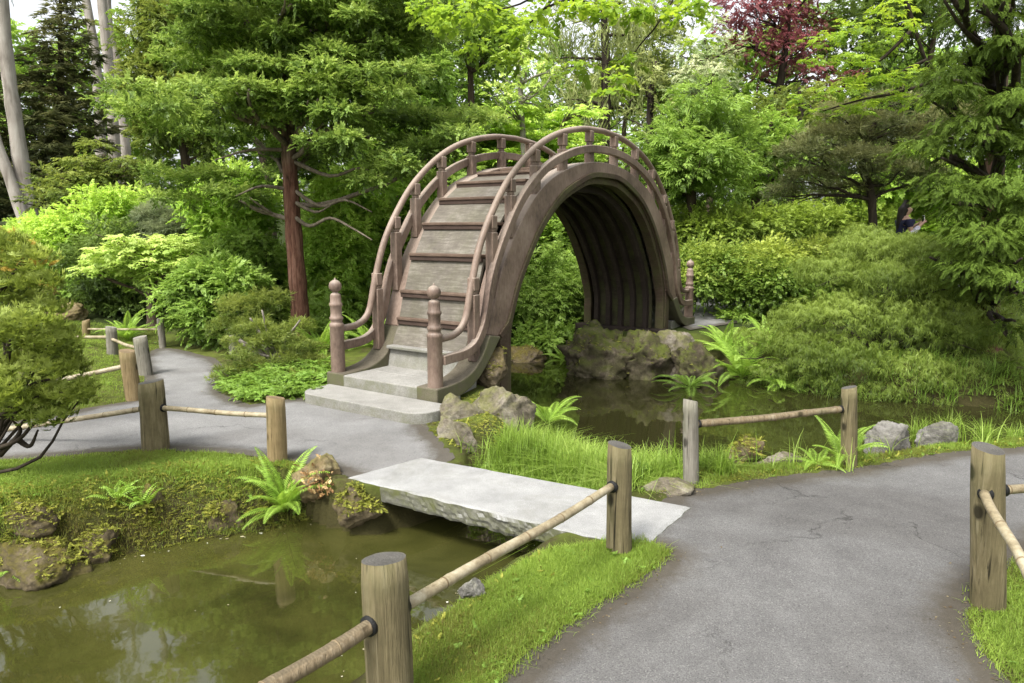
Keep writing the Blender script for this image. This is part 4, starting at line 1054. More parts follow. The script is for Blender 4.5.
# --- hedges and shrubs right of the bridge
def hedge(label, u0, u1, v0, v1, d, leaf, tmpl, size, rows=2, depth=.8, cover=2.6, base=None):
    cl = []; k = d/FPX; h = (v1-v0)*k
    for u in np.arange(u0, u1+1, max(10, .36*(v1-v0))):
        for j in range(rows):
            cl.append((at(u+rng.normal()*4, v0+(v1-v0)*(.38+.3*j)+rng.normal()*3, d+rng.normal()*depth*.4), np.array([h*.42, h*.42+depth*.3, h*.40])))
    cx = at((u0+u1)/2, v1, d)
    b = gpt(cx[0], d)
    plant('hedge', label, 'hedge', b, cl, leaf, tmpl, size, 'out', cover, 0, stems=8, r0=.04, r1=.02, crown='foliage', wood='stem')
hedge('long clipped green hedge across the back right of the bridge', 672, 900, 204, 262, 15, 'hedge', 'small', .15, 2)
hedge('lower hedge with yellow tipped leaves beyond the far path', 700, 862, 243, 306, 12.6, 'hedgetip', 'round', .095, 2, 1.0, 3.2)
bush('dark green shrub below the yellow tipped hedge', 770, 290, 11.9, 58, 20, 'mid', 'round', .13, 16)
bush('bright yellow green shrub behind the seated visitor', 905, 200, 15, 60, 40, 'lime', 'maple', .22, 16)
bush('deep green bush filling the right edge behind the pond', 1010, 240, 13, 60, 60, 'mid', 'small', .2, 22)
bush('green bush seen through the arch of the bridge', 548, 308, 11.9, 36, 60, 'fresh', 'long', .16, 26, ry=1.0)
bush('low bush dipping to the water below the arch', 540, 346, 11.0, 38, 22, 'mid', 'broad', .15, 14)
bush('dark shaded bush under the top of the arch', 545, 255, 14.5, 60, 50, 'mid', 'broad', .2, 22)
bush('tall dark laurel behind the stairs of the bridge', 345, 265, 11.6, 46, 92, 'bright', 'long', .19, 34)
bush('deep green leafy bush behind the left rail of the bridge', 400, 230, 12.2, 56, 74, 'bright', 'broad', .19, 28)
bush('low dark bush behind the kerb of the bridge', 460, 300, 11.0, 42, 56, 'fresh', 'broad', .17, 20)
bush('green shrub at the far left of the stream', 300, 300, 12.4, 46, 56, 'fresh', 'broad', .18, 18)
# --- shrubs at the left
bush('bright lime green shrub sloping below the olive tree', 70, 242, 13.5, 56, 30, 'lime', 'small', .17, 22)
bush('lime green shrub rising toward the tall olive tree', 132, 212, 14, 44, 26, 'lime', 'small', .17, 18)
bush('dark fine leaved heath shrub between the lime shrubs', 176, 226, 12.6, 48, 26, 'grey', 'tuft', .15, 20)
bush('dark green shrub under the dark heath shrub', 120, 262, 12.2, 50, 34, 'dark', 'small', .16, 20)
bush('deep green shrub left of the laurel and above the hedge', 232, 215, 12.0, 48, 46, 'bright', 'small', .17, 24)
bush('bright green shrub in the gap left of the red trunk', 240, 250, 11.2, 44, 24, 'fresh', 'small', .15, 16)
bush('thick leafy green hedge bush at the bend of the path', 218, 308, 9.8, 54, 44, 'fresh', 'broad', .15, 30, lo=.34, hi=.5, cover=3)
bush('shadowed shrub beside the rock at the back lawn', 60, 285, 13, 70, 24, 'mid', 'small', .17, 18)
bush('dark mound shrub low at the back of the lawn', 95, 300, 12.6, 40, 18, 'dark', 'small', .15, 12)
bush('fern green low shrub behind the bridge newel', 322, 330, 10.4, 22, 36, 'fresh', 'frond', .22, 10)
def yellow_maple():
    d = 10.8; cl = []; k = d/FPX
    for u, v, w in ((100,262,22),(125,252,26),(150,246,28),(178,252,26),(195,262,18),(115,272,22),(145,264,28),(172,270,22),(90,270,14),(140,280,22),(130,240,14),(160,240,18)):
        cl.append((at(u, v, d)+np.array([0,rng.normal()*.25,0]), np.array([w*k, w*k, w*k*.38])))
    b = gpt(at(154, 330, d)[0], d)
    plant('maple_tree', 'small yellow green maple with flat tiers and a brown trunk on the back lawn', 'tree', b, cl, 'gold', 'maple', .17, 'flat', 2.3, .2, trunk=[b, at(152,310,d), at(150,285,d), at(146,258,d)], r0=.10, r1=.03, bark='brown', limbs=9)
yellow_maple()

# --- the red barked cypress
def cypress():
    d = 9.9; cl = []; k = d/FPX
    pads = [(300,205,150),]
    for i in range(60):
        f = rng.random(); v = -95 + 300*f
        w = 165*(.34+.66*sm(-110, 50, v))*(1-.25*sm(150, 205, v))
        a = rng.uniform(0, 2*pi); q = sqrt(rng.random())*.95+.05
        c = at(298+cos(a)*w*q, v-12*(1-q), d) + np.array([0, sin(a)*w*q*k*.75, 0])
        if v > 165 and abs(cos(a)*w*q) < 26 and sin(a) < .3: continue
        for _ in range(5 if v > 0 else 3):
            s = rng.uniform(11, 22); e = rng.normal(size=3)*np.array([26, 20, 5])*k
            cl.append((c+e, np.array([s*k*1.15, s*k*1.15, s*k*.40])))
    for i in range(22):
        c = at(288+rng.normal()*48, rng.uniform(-20, 118), d-.35-.5*rng.random())
        for _ in range(4):
            s = rng.uniform(11, 20); e = rng.normal(size=3)*np.array([24, 12, 5])*k; cl.append((c+e, np.array([s*k*1.15, s*k*1.15, s*k*.40])))
    b = gz(301, 346, 0.03)
    P = [b-np.array([0,0,.1]), at(300,310,d), at(295,250,d), at(291,190,d), at(288,130,d), at(287,60,d), at(290,-30,d), at(292,-130,d)]
    P[0] = np.array([at(301,346,d)[0], d, -.05])
    def bare(mb):
        for pts in (((291,188),(320,206),(345,200),(372,212)),((291,200),(315,212),(330,206)),((290,190),(262,186),(236,196)),((290,160),(330,176),(360,168),(385,180)),((290,150),(250,150),(215,160)),((288,120),(330,100),(352,72)),((288,100),(255,70),(242,52)),((288,130),(310,136),(326,120)),((292,215),(310,226),(330,218),(352,228),(372,240))):
            Q = catmull([at(u, v, d-.25*i) for i, (u, v) in enumerate(pts)], 4); mb.tube(Q, np.linspace(.032, .008, len(Q)), 7)
    plant('cypress_tree', 'tall tree with a straight red barked trunk and cloud like green tiers', 'tree', P[0], cl, 'cloud', 'broad', .105, 'out', 2.3, -.05, trunk=P, r0=.135, r1=.05, bark='redtop', bark2='grey2', limbs=26, limb_r=.2, extra=bare)
cypress()

# --- low juniper and ground cover left of the steps
def juniper_low():
    d = 8.2; cl = []; k = d/FPX
    for u, v, w, dd in ((232,388,16,7.4),(246,375,18,7.5),(262,372,16,7.7),(238,360,12,7.5),(280,350,22,8.4),(255,330,22,8.8),(240,310,24,9.0),(300,385,20,7.4),(320,372,16,7.8),(275,385,16,7.3),(222,372,8,7.3),(268,305,24,9.1),(300,330,18,8.8),(225,330,20,9.0),(216,380,7,7.3)):
        cl.append((at(u, v, dd), np.array([w*k*1.1, w*k*1.1, w*k*.7])))
    for u, v, w, dd in ((262,345,16,7.8),(285,362,16,7.7),(306,362,16,7.9),(250,348,14,8.0),(232,344,12,8.3),(312,350,14,8.2),(258,328,14,7.9),(278,335,15,7.8),(296,345,14,7.8),(245,332,12,8.0)): cl.append((at(u, v, dd), np.array([w*k, w*k, w*k*.6])))
    b = gpt(at(285, 378, 8.0)[0], 8.0)
    def stems(mb):
        for pts in (((285,378),(262,352),(240,340)),((285,378),(270,340),(262,310)),((290,378),(285,345),(300,320)),((285,380),(255,372),(228,376)),((285,378),(258,330),(250,318)),((240,340),(252,350),(268,356),(285,352))):
            Q = catmull([at(u, v, 8.0-.05*i) for i, (u, v) in enumerate(pts)], 5); mb.tube(Q, np.linspace(.026, .010, len(Q)), 6)
    plant('juniper', 'sprawling juniper with bare grey stems between the path and the steps', 'shrub', b, cl, 'olive', 'tuft', .10, 'out', 2.6, 0, bark='grey', stems=6, r0=.05, r1=.014, crown='foliage', wood='stem', extra=stems)
juniper_low()
def cover_patch():
    P = []
    while len(P) < 900:
        u = rng.uniform(222, 332); v = rng.uniform(374, 405)
        if v > 403-abs(u-255)*.08: continue
        g = gz(u, v, .02); 
        if sdA(g[0:1], g[1:2])[0] < -.02: continue
        P.append(gpt(g[0], g[1])+np.array([0,0,rng.uniform(.02,.10)]))
    P = np.array(P); n = len(P); rn = rng.normal(size=(n,3))
    V, F, T = scatter(P, rn*np.array([1,1,.2]), rn[:, ::-1]*.3+np.array([0,0,1.]), rng.uniform(.07,.13,n), rng.random(n)*.6+.2, TM['broad'])
    tag(mesh_obj('ground_cover', V, F, LM['ground'], None, (0,0,0), T), 'bright green ground cover leaves by the bridge steps', 'ground cover', kind='stuff')
cover_patch()

# --- clipped conifer shrub at the left edge
def cloud_shrub():
    d = 4.35; cl = []; k = d/FPX
    for u, v, w, h in ((20,262,34,13),(-10,250,40,15),(38,282,26,9),(10,330,44,15),(48,345,34,12),(-20,340,50,18),(70,372,24,9),(30,372,40,14),(60,395,30,10),(20,405,40,12),(-20,400,44,16),(50,418,26,8),(78,402,16,6),(-30,300,40,20),(86,385,12,5),(5,290,30,10),(62,330,16,6),(18,302,34,12),(46,312,24,9),(58,358,26,10),(84,392,14,6)):
        cl.append((at(u, v, d+rng.normal()*.12), np.array([w*k*.95, w*k*.95, h*k*1.2])))
    b = gpt(at(-38, 470, d)[0], d)
    def stems(mb):
        for pts in (((-38,470),(-10,452),(18,440),(34,424),(52,415)),((-38,470),(-20,430),(10,410),(40,396),(62,392)),((-38,470),(-24,400),(0,360),(20,345)),((-24,400),(-12,320),(5,285),(20,265)),((0,455),(20,432),(12,420)),((10,410),(30,386),(55,378)),((18,440),(30,446),(38,430))):
            Q = catmull([at(u, v, d-.02*i) for i, (u, v) in enumerate(pts)], 5); mb.tube(Q, np.linspace(.020, .006, len(Q)), 7)
    plant('cloud_pruned_shrub', 'yellowish fine leaved shrub in clipped tiers at the left edge', 'shrub', b, cl, 'juniper', 'fan', .058, 'up', 2.3, 0, bark='dark', stems=10, r0=.03, r1=.012, crown='foliage', wood='stem', extra=stems)
    cl = [(at(u, v, 5.4), np.array([w*k*1.15, w*k*1.15, w*k*.5])) for u, v, w in ((10,252,26),(30,265,20),(-10,262,34),(15,280,26),(40,290,14),(-5,240,18))]
    b = gpt(at(-20, 420, 5.4)[0], 5.6)
    plant('shrub', 'rust tinted shrub top behind the clipped shrub at the left edge', 'shrub', b, cl, 'rust', 'fan', .075, 'up', 2.2, 0, bark='dark', stems=6, r0=.03, r1=.012, crown='foliage', wood='stem')
cloud_shrub()

# --- lace leaved maple hanging over the back pond
def lace_maple():
    cl = []
    for u, v, w, h, d in ((870,250,46,18,9.4),(920,255,50,20,9.2),(830,275,40,16,9.2),(890,285,52,22,8.9),(950,285,46,20,8.8),(840,315,46,22,8.8),(800,318,30,16,8.8),(900,325,56,26,8.5),(960,330,46,24,8.4),(800,350,36,20,8.5),(850,360,46,22,8.2),(910,370,48,20,8.0),(960,375,44,18,8.0),(1005,385,36,16,7.8),(770,372,24,12,8.5),(820,382,32,12,8.3),(880,390,36,10,8.0),(1000,350,30,20,8.2),(935,398,36,8,7.9),(780,335,22,12,8.9),(1030,395,30,14,7.7),(862,232,24,8,9.8),(915,240,26,8,9.8),(970,250,30,14,9.3),(990,300,30,18,8.8)):
        k = d/FPX; cl.append((at(u, v, d), np.array([w*k*.85, w*k*.85, h*k*1.3])))
        for _ in range(2): cl.append((at(u+rng.normal()*w*.7, max(v+rng.normal()*h*.8+4, 246), d+.15+abs(rng.normal())*.3), np.array([w*k*.5, w*k*.5, h*k*.75])))
    b = gpt(at(885, 385, 8.9)[0], 8.9)
    plant('lace_leaf_maple', 'wide drooping lace leaved maple mounded over the back pond', 'tree', b, cl, 'lace', 'lace', .10, 'hang', 2.0, .7, trunk=[b, at(884,360,8.9), at(876,330,8.9), at(890,290,9.0), at(895,262,9.2)], r0=.08, r1=.025, bark='dark', limbs=22, sag=-.15)
lace_maple()

# --- redwood at the right edge with hanging sprays
def redwood():
    d = 8.9; k = d/FPX; b = gpt(at(988, 350, d)[0], d)
    P = [b-np.array([0,0,.1]), at(988,320,d), at(990,260,d), at(994,180,d), at(1000,60,d), at(1006,-80,d)]
    cl = []
    for u, v, w, h, dd in ((930,150,40,14,8.0),(970,130,46,16,7.8),(1010,110,46,18,7.6),(945,182,30,12,7.8),(960,200,46,16,7.6),(1005,190,44,18,7.4),(968,234,32,13,7.4),(990,240,46,16,7.2),(1030,230,40,20,7.2),(975,270,36,12,7.2),(1010,280,38,16,7.0),(1040,300,36,18,7.0),(985,20,50,20,8),(1020,50,44,18,7.8),(960,60,30,12,8.2),(1010,330,22,12,7.4),(945,100,26,10,8.2),(1025,150,40,16,7.5),(1000,-30,60,24,8),(962,214,24,9,7.5),(1015,370,20,12,7.6),(1025,400,18,8,7.4)):
        kk = dd/FPX; cl.append((at(u, v, dd), np.array([w*kk*.9, w*kk*.9, h*kk])))
    for _ in range(34):
        u = rng.uniform(945, 1045); v = rng.uniform(-40, 285); dd = rng.uniform(7.2, 8.4); w = rng.uniform(18, 34); kk = dd/FPX
        if u < 985 and 175 < v < 255: continue
        cl.append((at(u, v, dd), np.array([w*kk, w*kk, w*kk*.42])))
    plant('redwood_tree', 'dark green redwood with drooping feathery boughs at the right edge', 'tree', P[0], cl, 'redwood', 'frond', .105, 'hang', 2.2, .45, trunk=P, r0=.15, r1=.07, bark='redtop', bark2='dark', limbs=24, limb_r=.10, sag=-.05)
redwood()

# --- maple boughs reaching in from above
def bough(label, d, limbs, clusters, leaf, size, tmpl, cover=1.0, r=.03):
    o = None; mb = MB(); b = at(*limbs[0][0], d)
    o = empty('maple_bough', b, label, 'bough')
    for pts in limbs:
        Q = catmull([at(u, v, d+.12*i) for i, (u, v) in enumerate(pts)], 5); mb.tube(Q, np.linspace(r if pts is limbs[0] else r*.55, r*.2, len(Q)), 7)
    mb.build('branch', BARK['dark'], o, True, origin=b)
    cl = [(at(u, v, d+rng.normal()*.35), np.array([w, w, h])*d/FPX) for u, v, w, h in clusters]
    V, F, T = foliage(cl, size, tmpl, 'flat', cover, 1.0, .25, .1)
    mesh_obj('foliage', V, F, LM[leaf], o, b, T)
bough('lime green leafy bough hanging in from the top centre', 6.4,
      [((640,-120),(580,-40),(545,8),(520,30),(498,48)),((640,-120),(680,-30),(660,20),(640,45),(628,62)),((580,-40),(520,4),(450,14)),((545,8),(570,0),(610,6))],
      [(430,10,26,12),(470,14,28,14),(505,24,24,14),(530,34,20,12),(520,56,16,10),(478,48,14,10),(548,14,20,10),(590,6,24,8),(625,8,22,9),(655,12,18,10),(632,60,12,12),(622,80,11,12),(616,92,8,7),(690,18,16,8),(700,40,12,8),(440,26,14,8),(500,62,10,7),(580,66,10,6),(700,6,20,9),(470,-12,30,12),(560,-20,36,14)], 'yellow', .15, 'round', 1.7, .022)
bough('yellow green maple bough under the bare limb at the upper right', 10.2,
      [((860,-130),(895,-30),(912,20),(926,60),(942,78)),((942,78),(900,92),(860,100),(820,112)),((912,30),(880,60),(862,62),(830,58)),((926,60),(905,70),(880,84)),((942,78),(1000,90),(1030,100))],
      [(830,40,22,9),(858,28,26,9),(880,48,26,10),(850,62,22,9),(820,62,16,7),(870,80,26,9),(835,92,26,8),(805,100,18,7),(880,100,24,8),(900,30,20,9),(905,76,20,8),(860,110,24,7),(812,110,16,6),(890,10,22,8),(920,100,20,8)], 'yellow', .15, 'maple', .75, .05)

# ------------------------------------------------------------------ ferns
def fern(label, base, n, L, leaf='fern', seed=0, lean=(0,0), group=None, pin=30, elev=(35, 75)):
    R = random.Random(seed); V = []; F = []; T = []
    base = np.array(base, float)
    def quad(a, b, c, d_, s, l):
        i = len(V); V.extend([a, b, c, d_]); F.append((i, i+1, i+2, i+3)); T.extend([(s, l, R.random()*.4, 1)]*4)
    for k in range(n):
        az = 2*pi*k/n + R.uniform(-.35, .35); el = radians(R.uniform(*elev)); bend = R.uniform(45, 95); l = L*R.uniform(.7, 1.1)
        h = np.array([cos(az), sin(az), 0]) + np.array([lean[0], lean[1], 0]); h /= max(np.linalg.norm(h), .2)
        side = np.cross(h, [0,0,1]); side /= np.linalg.norm(side)
        p = base + np.array([R.uniform(-.02,.02), R.uniform(-.02,.02), 0]); m = pin+6; st = l/m; twist = R.uniform(-.3,.3); s0 = R.uniform(.2,.9)
        for i in range(m):
            f = i/m; e = el - radians(bend)*f**1.6*R.uniform(.95,1.05)
            d = h*cos(e) + np.array([0,0,sin(e)]); q = p + d*st; up = np.cross(side, d)
            w = .006*l*(1.3-f)
            quad(p-side*w, p+side*w, q+side*w, q-side*w, s0*.5, .2)
            if i >= 4:
                g = (i-4)/(m-4); pl = l*.20*(min(1, .45+g*2.2))*(1-g**1.4*.93)
                for sg in (-1, 1):
                    dd = side*sg*.9 + d*.38 + up*(-.18+twist*sg*.3) ; dd /= np.linalg.norm(dd)
                    t = p + d*st*.5*(sg > 0); wd = d*st*.46
                    tip = t + dd*pl + np.array([0,0,-.12*pl]); mid = t + dd*pl*.5
                    s = s0*.6+.2+R.uniform(-.1,.2); l_ = R.random()
                    quad(t, mid-wd*.95+up*.004, tip, mid+wd*.95+up*.004, s, l_)
            p = q
    o = mesh_obj('fern', V, F, LM[leaf], None, base, T); o.location = tuple(base)
    return tag(o, label, 'fern', group)
def gfern(label, u, v, z, n, L, **kw): fern(label, hit(u, v), int(n*1.7), L, **kw)
gfern('big feathery fern leaning over the water at the left end of the slab bridge', 286, 514, -.12, 15, .49, seed=1, elev=(20, 88))
gfern('small upright fern on the pond bank left of the big fern', 142, 512, -.08, 7, .24, seed=2, pin=11, elev=(45, 80))
gfern('tiny fern on the pond bank under the grey post', 118, 506, -.05, 6, .2, seed=3, pin=10, elev=(45, 80))
gfern('tiny bright fern at the waterline on the left edge of the picture', 8, 582, -.22, 6, .2, seed=4, pin=9, elev=(30, 70))
fern('pale fern with arching fronds behind the foot boulder of the bridge', gz(548, 424, -.26), 14, .42, seed=5, elev=(30, 85))
gfern('fern with tall fronds beside the right post of the two post rail', 842, 461, -.02, 7, .40, seed=6, elev=(35, 80), lean=(.5,.2))
gfern('low fern tuft left of the right post of the two post rail', 818, 465, -.02, 5, .24, seed=7, elev=(15, 60))
gfern('big bright fern hanging over the dark water right of the far boulders', 742, 378, -.1, 17, .85, seed=8, elev=(0, 75))
gfern('upright fern behind the big bright fern on the far bank', 726, 352, .05, 12, .6, seed=9, elev=(25, 80))
gfern('light green fern at the edge of the far path', 768, 346, .1, 11, .55, seed=10, elev=(20, 80))
gfern('small fern low on the far bank in the shade of the lace leaved maple', 778, 386, -.2, 11, .5, seed=11, elev=(0, 60))
gfern('dark fern at the water under the far boulders', 690, 388, -.25, 12, .5, seed=12, elev=(0, 60), leaf='ground')
gfern('fern at the foot of the bush seen through the arch', 566, 362, -.2, 11, .45, seed=13, elev=(10, 70))
gfern('fern behind the left newel post of the bridge', 322, 352, .05, 13, .6, seed=14, elev=(15, 80))
gfern('fern behind the two left rails of the bridge', 372, 345, .05, 12, .55, seed=15, elev=(15, 80))
gfern('light fern growing by the back lawn fence', 128, 340, .05, 12, .5, seed=16, elev=(30, 85))

# ------------------------------------------------------------------ grasses
def blades(P, Lr, W, lean, leaf, name, label, cat, per=6, spread=.02, seg=2, shade=None):
    n = len(P)*per
    p = np.repeat(P, per, 0) + rng.normal(size=(n,3))*np.array([spread, spread, 0])
    a = rng.uniform(0, 2*pi, n); L = rng.uniform(*Lr, n); t = lean*np.abs(rng.normal(size=n))
    h = np.stack([np.cos(a), np.sin(a), np.zeros(n)], 1); s = np.stack([-np.sin(a), np.cos(a), np.zeros(n)], 1)
    rings = []
    for k in range(seg+1):
        f = k/seg; q = p + h*(L*t*f*f)[:,None] + np.array([0,0,1.])*(L*f*(1-.35*np.minimum(t,1.4)*f))[:,None]
        w = W*(1-f)**.7 if k < seg else W*.12
        rings.append((q-s*w/2, q+s*w/2))
    V = np.stack([x for r in rings for x in r], 1).reshape(-1,3); m = 2*(seg+1)
    F = np.concatenate([np.array([[2*k, 2*k+1, 2*k+3, 2*k+2]]) for k in range(seg)])
    F = (F[None]+(np.arange(n)*m)[:,None,None]).reshape(-1,4)
    T = np.ones((n, m, 4)); sh = np.repeat(shade, per) if shade is not None else np.full(n, .4)
    T[:,:,0] = np.clip(sh+rng.normal(size=n)*.1, 0, 1)[:,None]; T[:,:,1] = rng.random(n)[:,None]; T[:,:,2] = rng.random(n)[:,None]
    o = mesh_obj(name, V, F, LM[leaf], None, (0,0,0), T.reshape(-1,4))
    return tag(o, label, cat, kind='stuff')
def region(poly_uv, n, z=0.03, keep=None, amin=.015, pmin=.10):
    poly = P2(poly_uv, z) if not isinstance(poly_uv, np.ndarray) else poly_uv
    lo, hi = poly.min(0), poly.max(0)
    q = lo + (hi-lo)*rng.random((n*4, 2)); q = q[sdist(q[:,0], q[:,1], poly) < 0][:n]
    a = sdA(q[:,0], q[:,1]); p = sdP(q[:,0], q[:,1])
    q = q[(a > amin) & (p > pmin)]
    return np.column_stack([q, height(q[:,0], q[:,1])])
mound = [(-60,463),(0,459),(60,455),(155,448),(230,451),(300,462),(345,475),(352,505),(330,520),(270,528),(200,538),(130,552),(0,580),(-60,600)]
strip = [(470,720),(498,683),(545,638),(592,602),(642,575),(672,548),(640,535),(600,540),(555,550),(500,576),(455,610),(420,640),(380,670),(330,700),(300,760)]
corner = [(960,600),(1030,540),(1120,520),(1150,700),(1020,690),(985,650)]
lawn_back = [(146,388),(128,402),(60,414),(-40,430),(-60,330),(60,325),(150,330),(168,345),(139,360)]
rbank = [(640,487),(700,492),(760,482),(860,470),(960,455),(1060,448),(1060,432),(960,428),(860,438),(775,446),(720,446),(660,436)]
nb = region(np.array([[.8,4.1],[7,4.4],[7,7.5],[.8,7.5]]), 16000, amin=-.02, pmin=-.06)
nb = nb[(sdist(nb[:,0], nb[:,1], back_pond) < .6)]
grassP = np.concatenate([nb, region(mound, 19000, amin=-.03, pmin=.03), region(strip, 20000, amin=-.03), region(corner, 6000, amin=-.03), region(lawn_back, 9000), region(rbank, 9000, pmin=-.03)])
tw = wob(grassP[:,0]*5+2, grassP[:,1]*5); ga = sdA(grassP[:,0], grassP[:,1])
grassP = grassP[(rng.random(len(grassP)) < .35+.65*sm(-.55, .1, tw)) & (rng.random(len(grassP)) < .25+.75*sm(-.02, .10, ga))]
sh = .45+.35*wob(grassP[:,0]*2, grassP[:,1]*2) - .35*(1-sm(.1,.5,sdP(grassP[:,0], grassP[:,1])))
blades(grassP, (.008,.036), .0036, 1.0, 'grass', 'lawn_grass', 'short bright green turf on the banks beside the paths', 'grass', 8, .022, 2, np.clip(sh, 0, 1))
mo = np.concatenate([region(mound, 9000, pmin=-.02), region(strip, 1200, pmin=.0), region(rbank, 2500, pmin=-.02), region([(430,440),(425,425),(450,400),(530,400),(540,420),(470,455)], 1200, pmin=-.02)])
mo = mo[(sdP(mo[:,0], mo[:,1]) < .62) & (wob(mo[:,0]*3+1, mo[:,1]*3) > -.35)]
extra_moss = []
for o in MOSSY:
    me = o.data; a = np.empty(len(me.vertices)*3); me.vertices.foreach_get('co', a); b_ = np.empty(len(me.vertices)*3); me.vertices.foreach_get('normal', b_)
    a = a.reshape(-1,3)+np.array(o.location); b_ = b_.reshape(-1,3); nzv = wob(a[:,0]*6+a[:,2]*5, a[:,1]*6+1)
    ok = (b_[:,2] > .15) & (a[:,2] > -.27) & (nzv+.5*b_[:,2] > .15) & (rng.random(len(a)) < (.42 if a[:,1].mean() < 5.5 else .30)); extra_moss.append(a[ok])
mo = np.concatenate([mo]+extra_moss)
n = len(mo); rn = rng.normal(size=(n,3))
V, F, T = scatter(mo+np.array([0,0,.004]), rn*np.array([1,1,.25])+np.array([0,0,.25]), rn[:, ::-1]*.4+np.array([0,0,1.]), rng.uniform(.02,.055,n), rng.random(n), TM['small'])
tag(mesh_obj('moss_cushion', V, F, LM['moss'], None, (0,0,0), T), 'brownish moss and creeping plants along the pond banks', 'moss', kind='stuff')
sed = [(466,462),(498,444),(530,424),(580,422),(640,438),(676,450),(676,478),(640,486),(600,502),(545,490),(500,474)]
sp = region(sed, 1700, z=-.05, amin=-.02, pmin=-.10); sp[:,2] = np.maximum(sp[:,2], -.28)
sp = np.concatenate([sp, nb[::70]])
blades(sp, (.12,.31), .0085, 1.0, 'sedge', 'sedge', 'tall bright green sedge between the slab bridge and the back pond', 'sedge', 8, .035, 4, np.clip(.5+.4*wob(sp[:,0]*4, sp[:,1]*4), 0, 1))
sp2 = region([(462,470),(500,440),(640,452),(676,470),(640,488),(600,500),(540,488)], 330, z=-.05, amin=.0, pmin=-.3); sp2[:,2] = np.maximum(sp2[:,2], -.2)+rng.uniform(.02,.12,len(sp2))
n = len(sp2); rn = rng.normal(size=(n,3))
V, F, T = scatter(sp2, rn*np.array([1,1,.4]), rn[:, ::-1]*.3+np.array([0,0,1.]), rng.uniform(.05,.09,n), rng.random(n)*.5+.2, TM['broad'])
tag(mesh_obj('ground_cover', V, F, LM['ground'], None, (0,0,0), T), 'leafy ground cover along the back edge of the slab bridge', 'ground cover', kind='stuff')
shore = region([(760,402),(770,404),(860,410),(940,418),(1024,424),(1120,432),(1120,400),(1024,396),(900,384),(780,376),(740,372)], 700, z=-.2, amin=.0, pmin=-.05)
blades(shore, (.10,.24), .012, 1.3, 'ground', 'shore_grass', 'dark arching grass along the far shore of the back pond', 'grass', 9, .05, 4, np.full(len(shore), .35))
wd = np.concatenate([grassP[::70], nb[::40]]); n = len(wd); rn = rng.normal(size=(n,3))
V, F, T = scatter(wd+np.array([0,0,.008]), rn*np.array([1,1,.2])+np.array([0,0,.2]), rn[:, ::-1]*.3+np.array([0,0,1.]), rng.uniform(.022,.055,n), rng.random(n)*.6+.2, TM['round'])
tag(mesh_obj('lawn_weeds', V, F, LM['ground'], None, (0,0,0), T), 'small round leaved weeds growing in the turf', 'weeds', kind='stuff')
def grass_clump(label, u, v, z, L, n=70, group=None):
    b = gz(u, v, z); P = b + rng.normal(size=(n,3))*np.array([.035,.035,0])
    o = blades(P, (L*.6, L), .006, .95, 'sedge', 'grass_clump', label, 'grass', 2, .01, 4, np.full(n, .5)); o['kind'] = 'thing'
grass_clump('long leaved grass clump right of the left slim rail post', 722, 474, .0, .24, 110)
grass_clump('grass clump at the foot of the left slim rail post', 704, 470, .0, .18, 60)
grass_clump('spiky grass clump between the two grey rocks by the path', 920, 440, -.05, .24, 60)
grass_clump('spiky grass tuft right of the wedge shaped rock', 985, 441, -.05, .22, 60)
grass_clump('tuft of grass at the right edge of the far shore rocks', 950, 437, -.1, .26, 40)
grass_clump('grass tuft at the right edge of the picture by the water', 1015, 442, -.05, .18, 50)
def litter():
    q = np.concatenate([rng.uniform((-1.2,1.2),(3.2,5.2),(90000,2)), rng.uniform((-6,4.2),(0,8.5),(50000,2))])
    a = sdA(q[:,0], q[:,1]); p = sdP(q[:,0], q[:,1])
    m = (p > .12) & (a > -.45) & (a < .10) & (rng.random(len(q)) < np.exp(-np.maximum(-a, 0)/.05)*.28)
    q = q[m]; n = len(q); z = np.where(a[m] < .02, .0065, height(q[:,0], q[:,1])+.006)
    P = np.column_stack([q, z]); ang = rng.uniform(0, 2*pi, n); L = rng.uniform(.002,.009,n); W = L*rng.uniform(.3,.8,n)
    f = np.stack([np.cos(ang), np.sin(ang), rng.uniform(-.1,.35,n)], 1)*L[:,None]; g = np.stack([-np.sin(ang), np.cos(ang), rng.uniform(-.2,.2,n)], 1)*W[:,None]
    V = np.stack([P-f, P-g, P+f, P+g+np.array([0,0,.002])], 1).reshape(-1,3); F = np.arange(4*n).reshape(n,4)
    T = np.repeat(np.column_stack([rng.random(n), rng.random(n), rng.random(n), np.ones(n)]), 4, 0)
    tag(mesh_obj('leaf_litter', V, F, leaf_mat('brown_litter', (.03,.02,.012), (.09,.065,.035), (.20,.17,.10), .05, .8, k=1.0), None, (0,0,0), T), 'brown crumbs of leaf litter and grit along the path edges', 'leaf litter', kind='stuff')
litter()
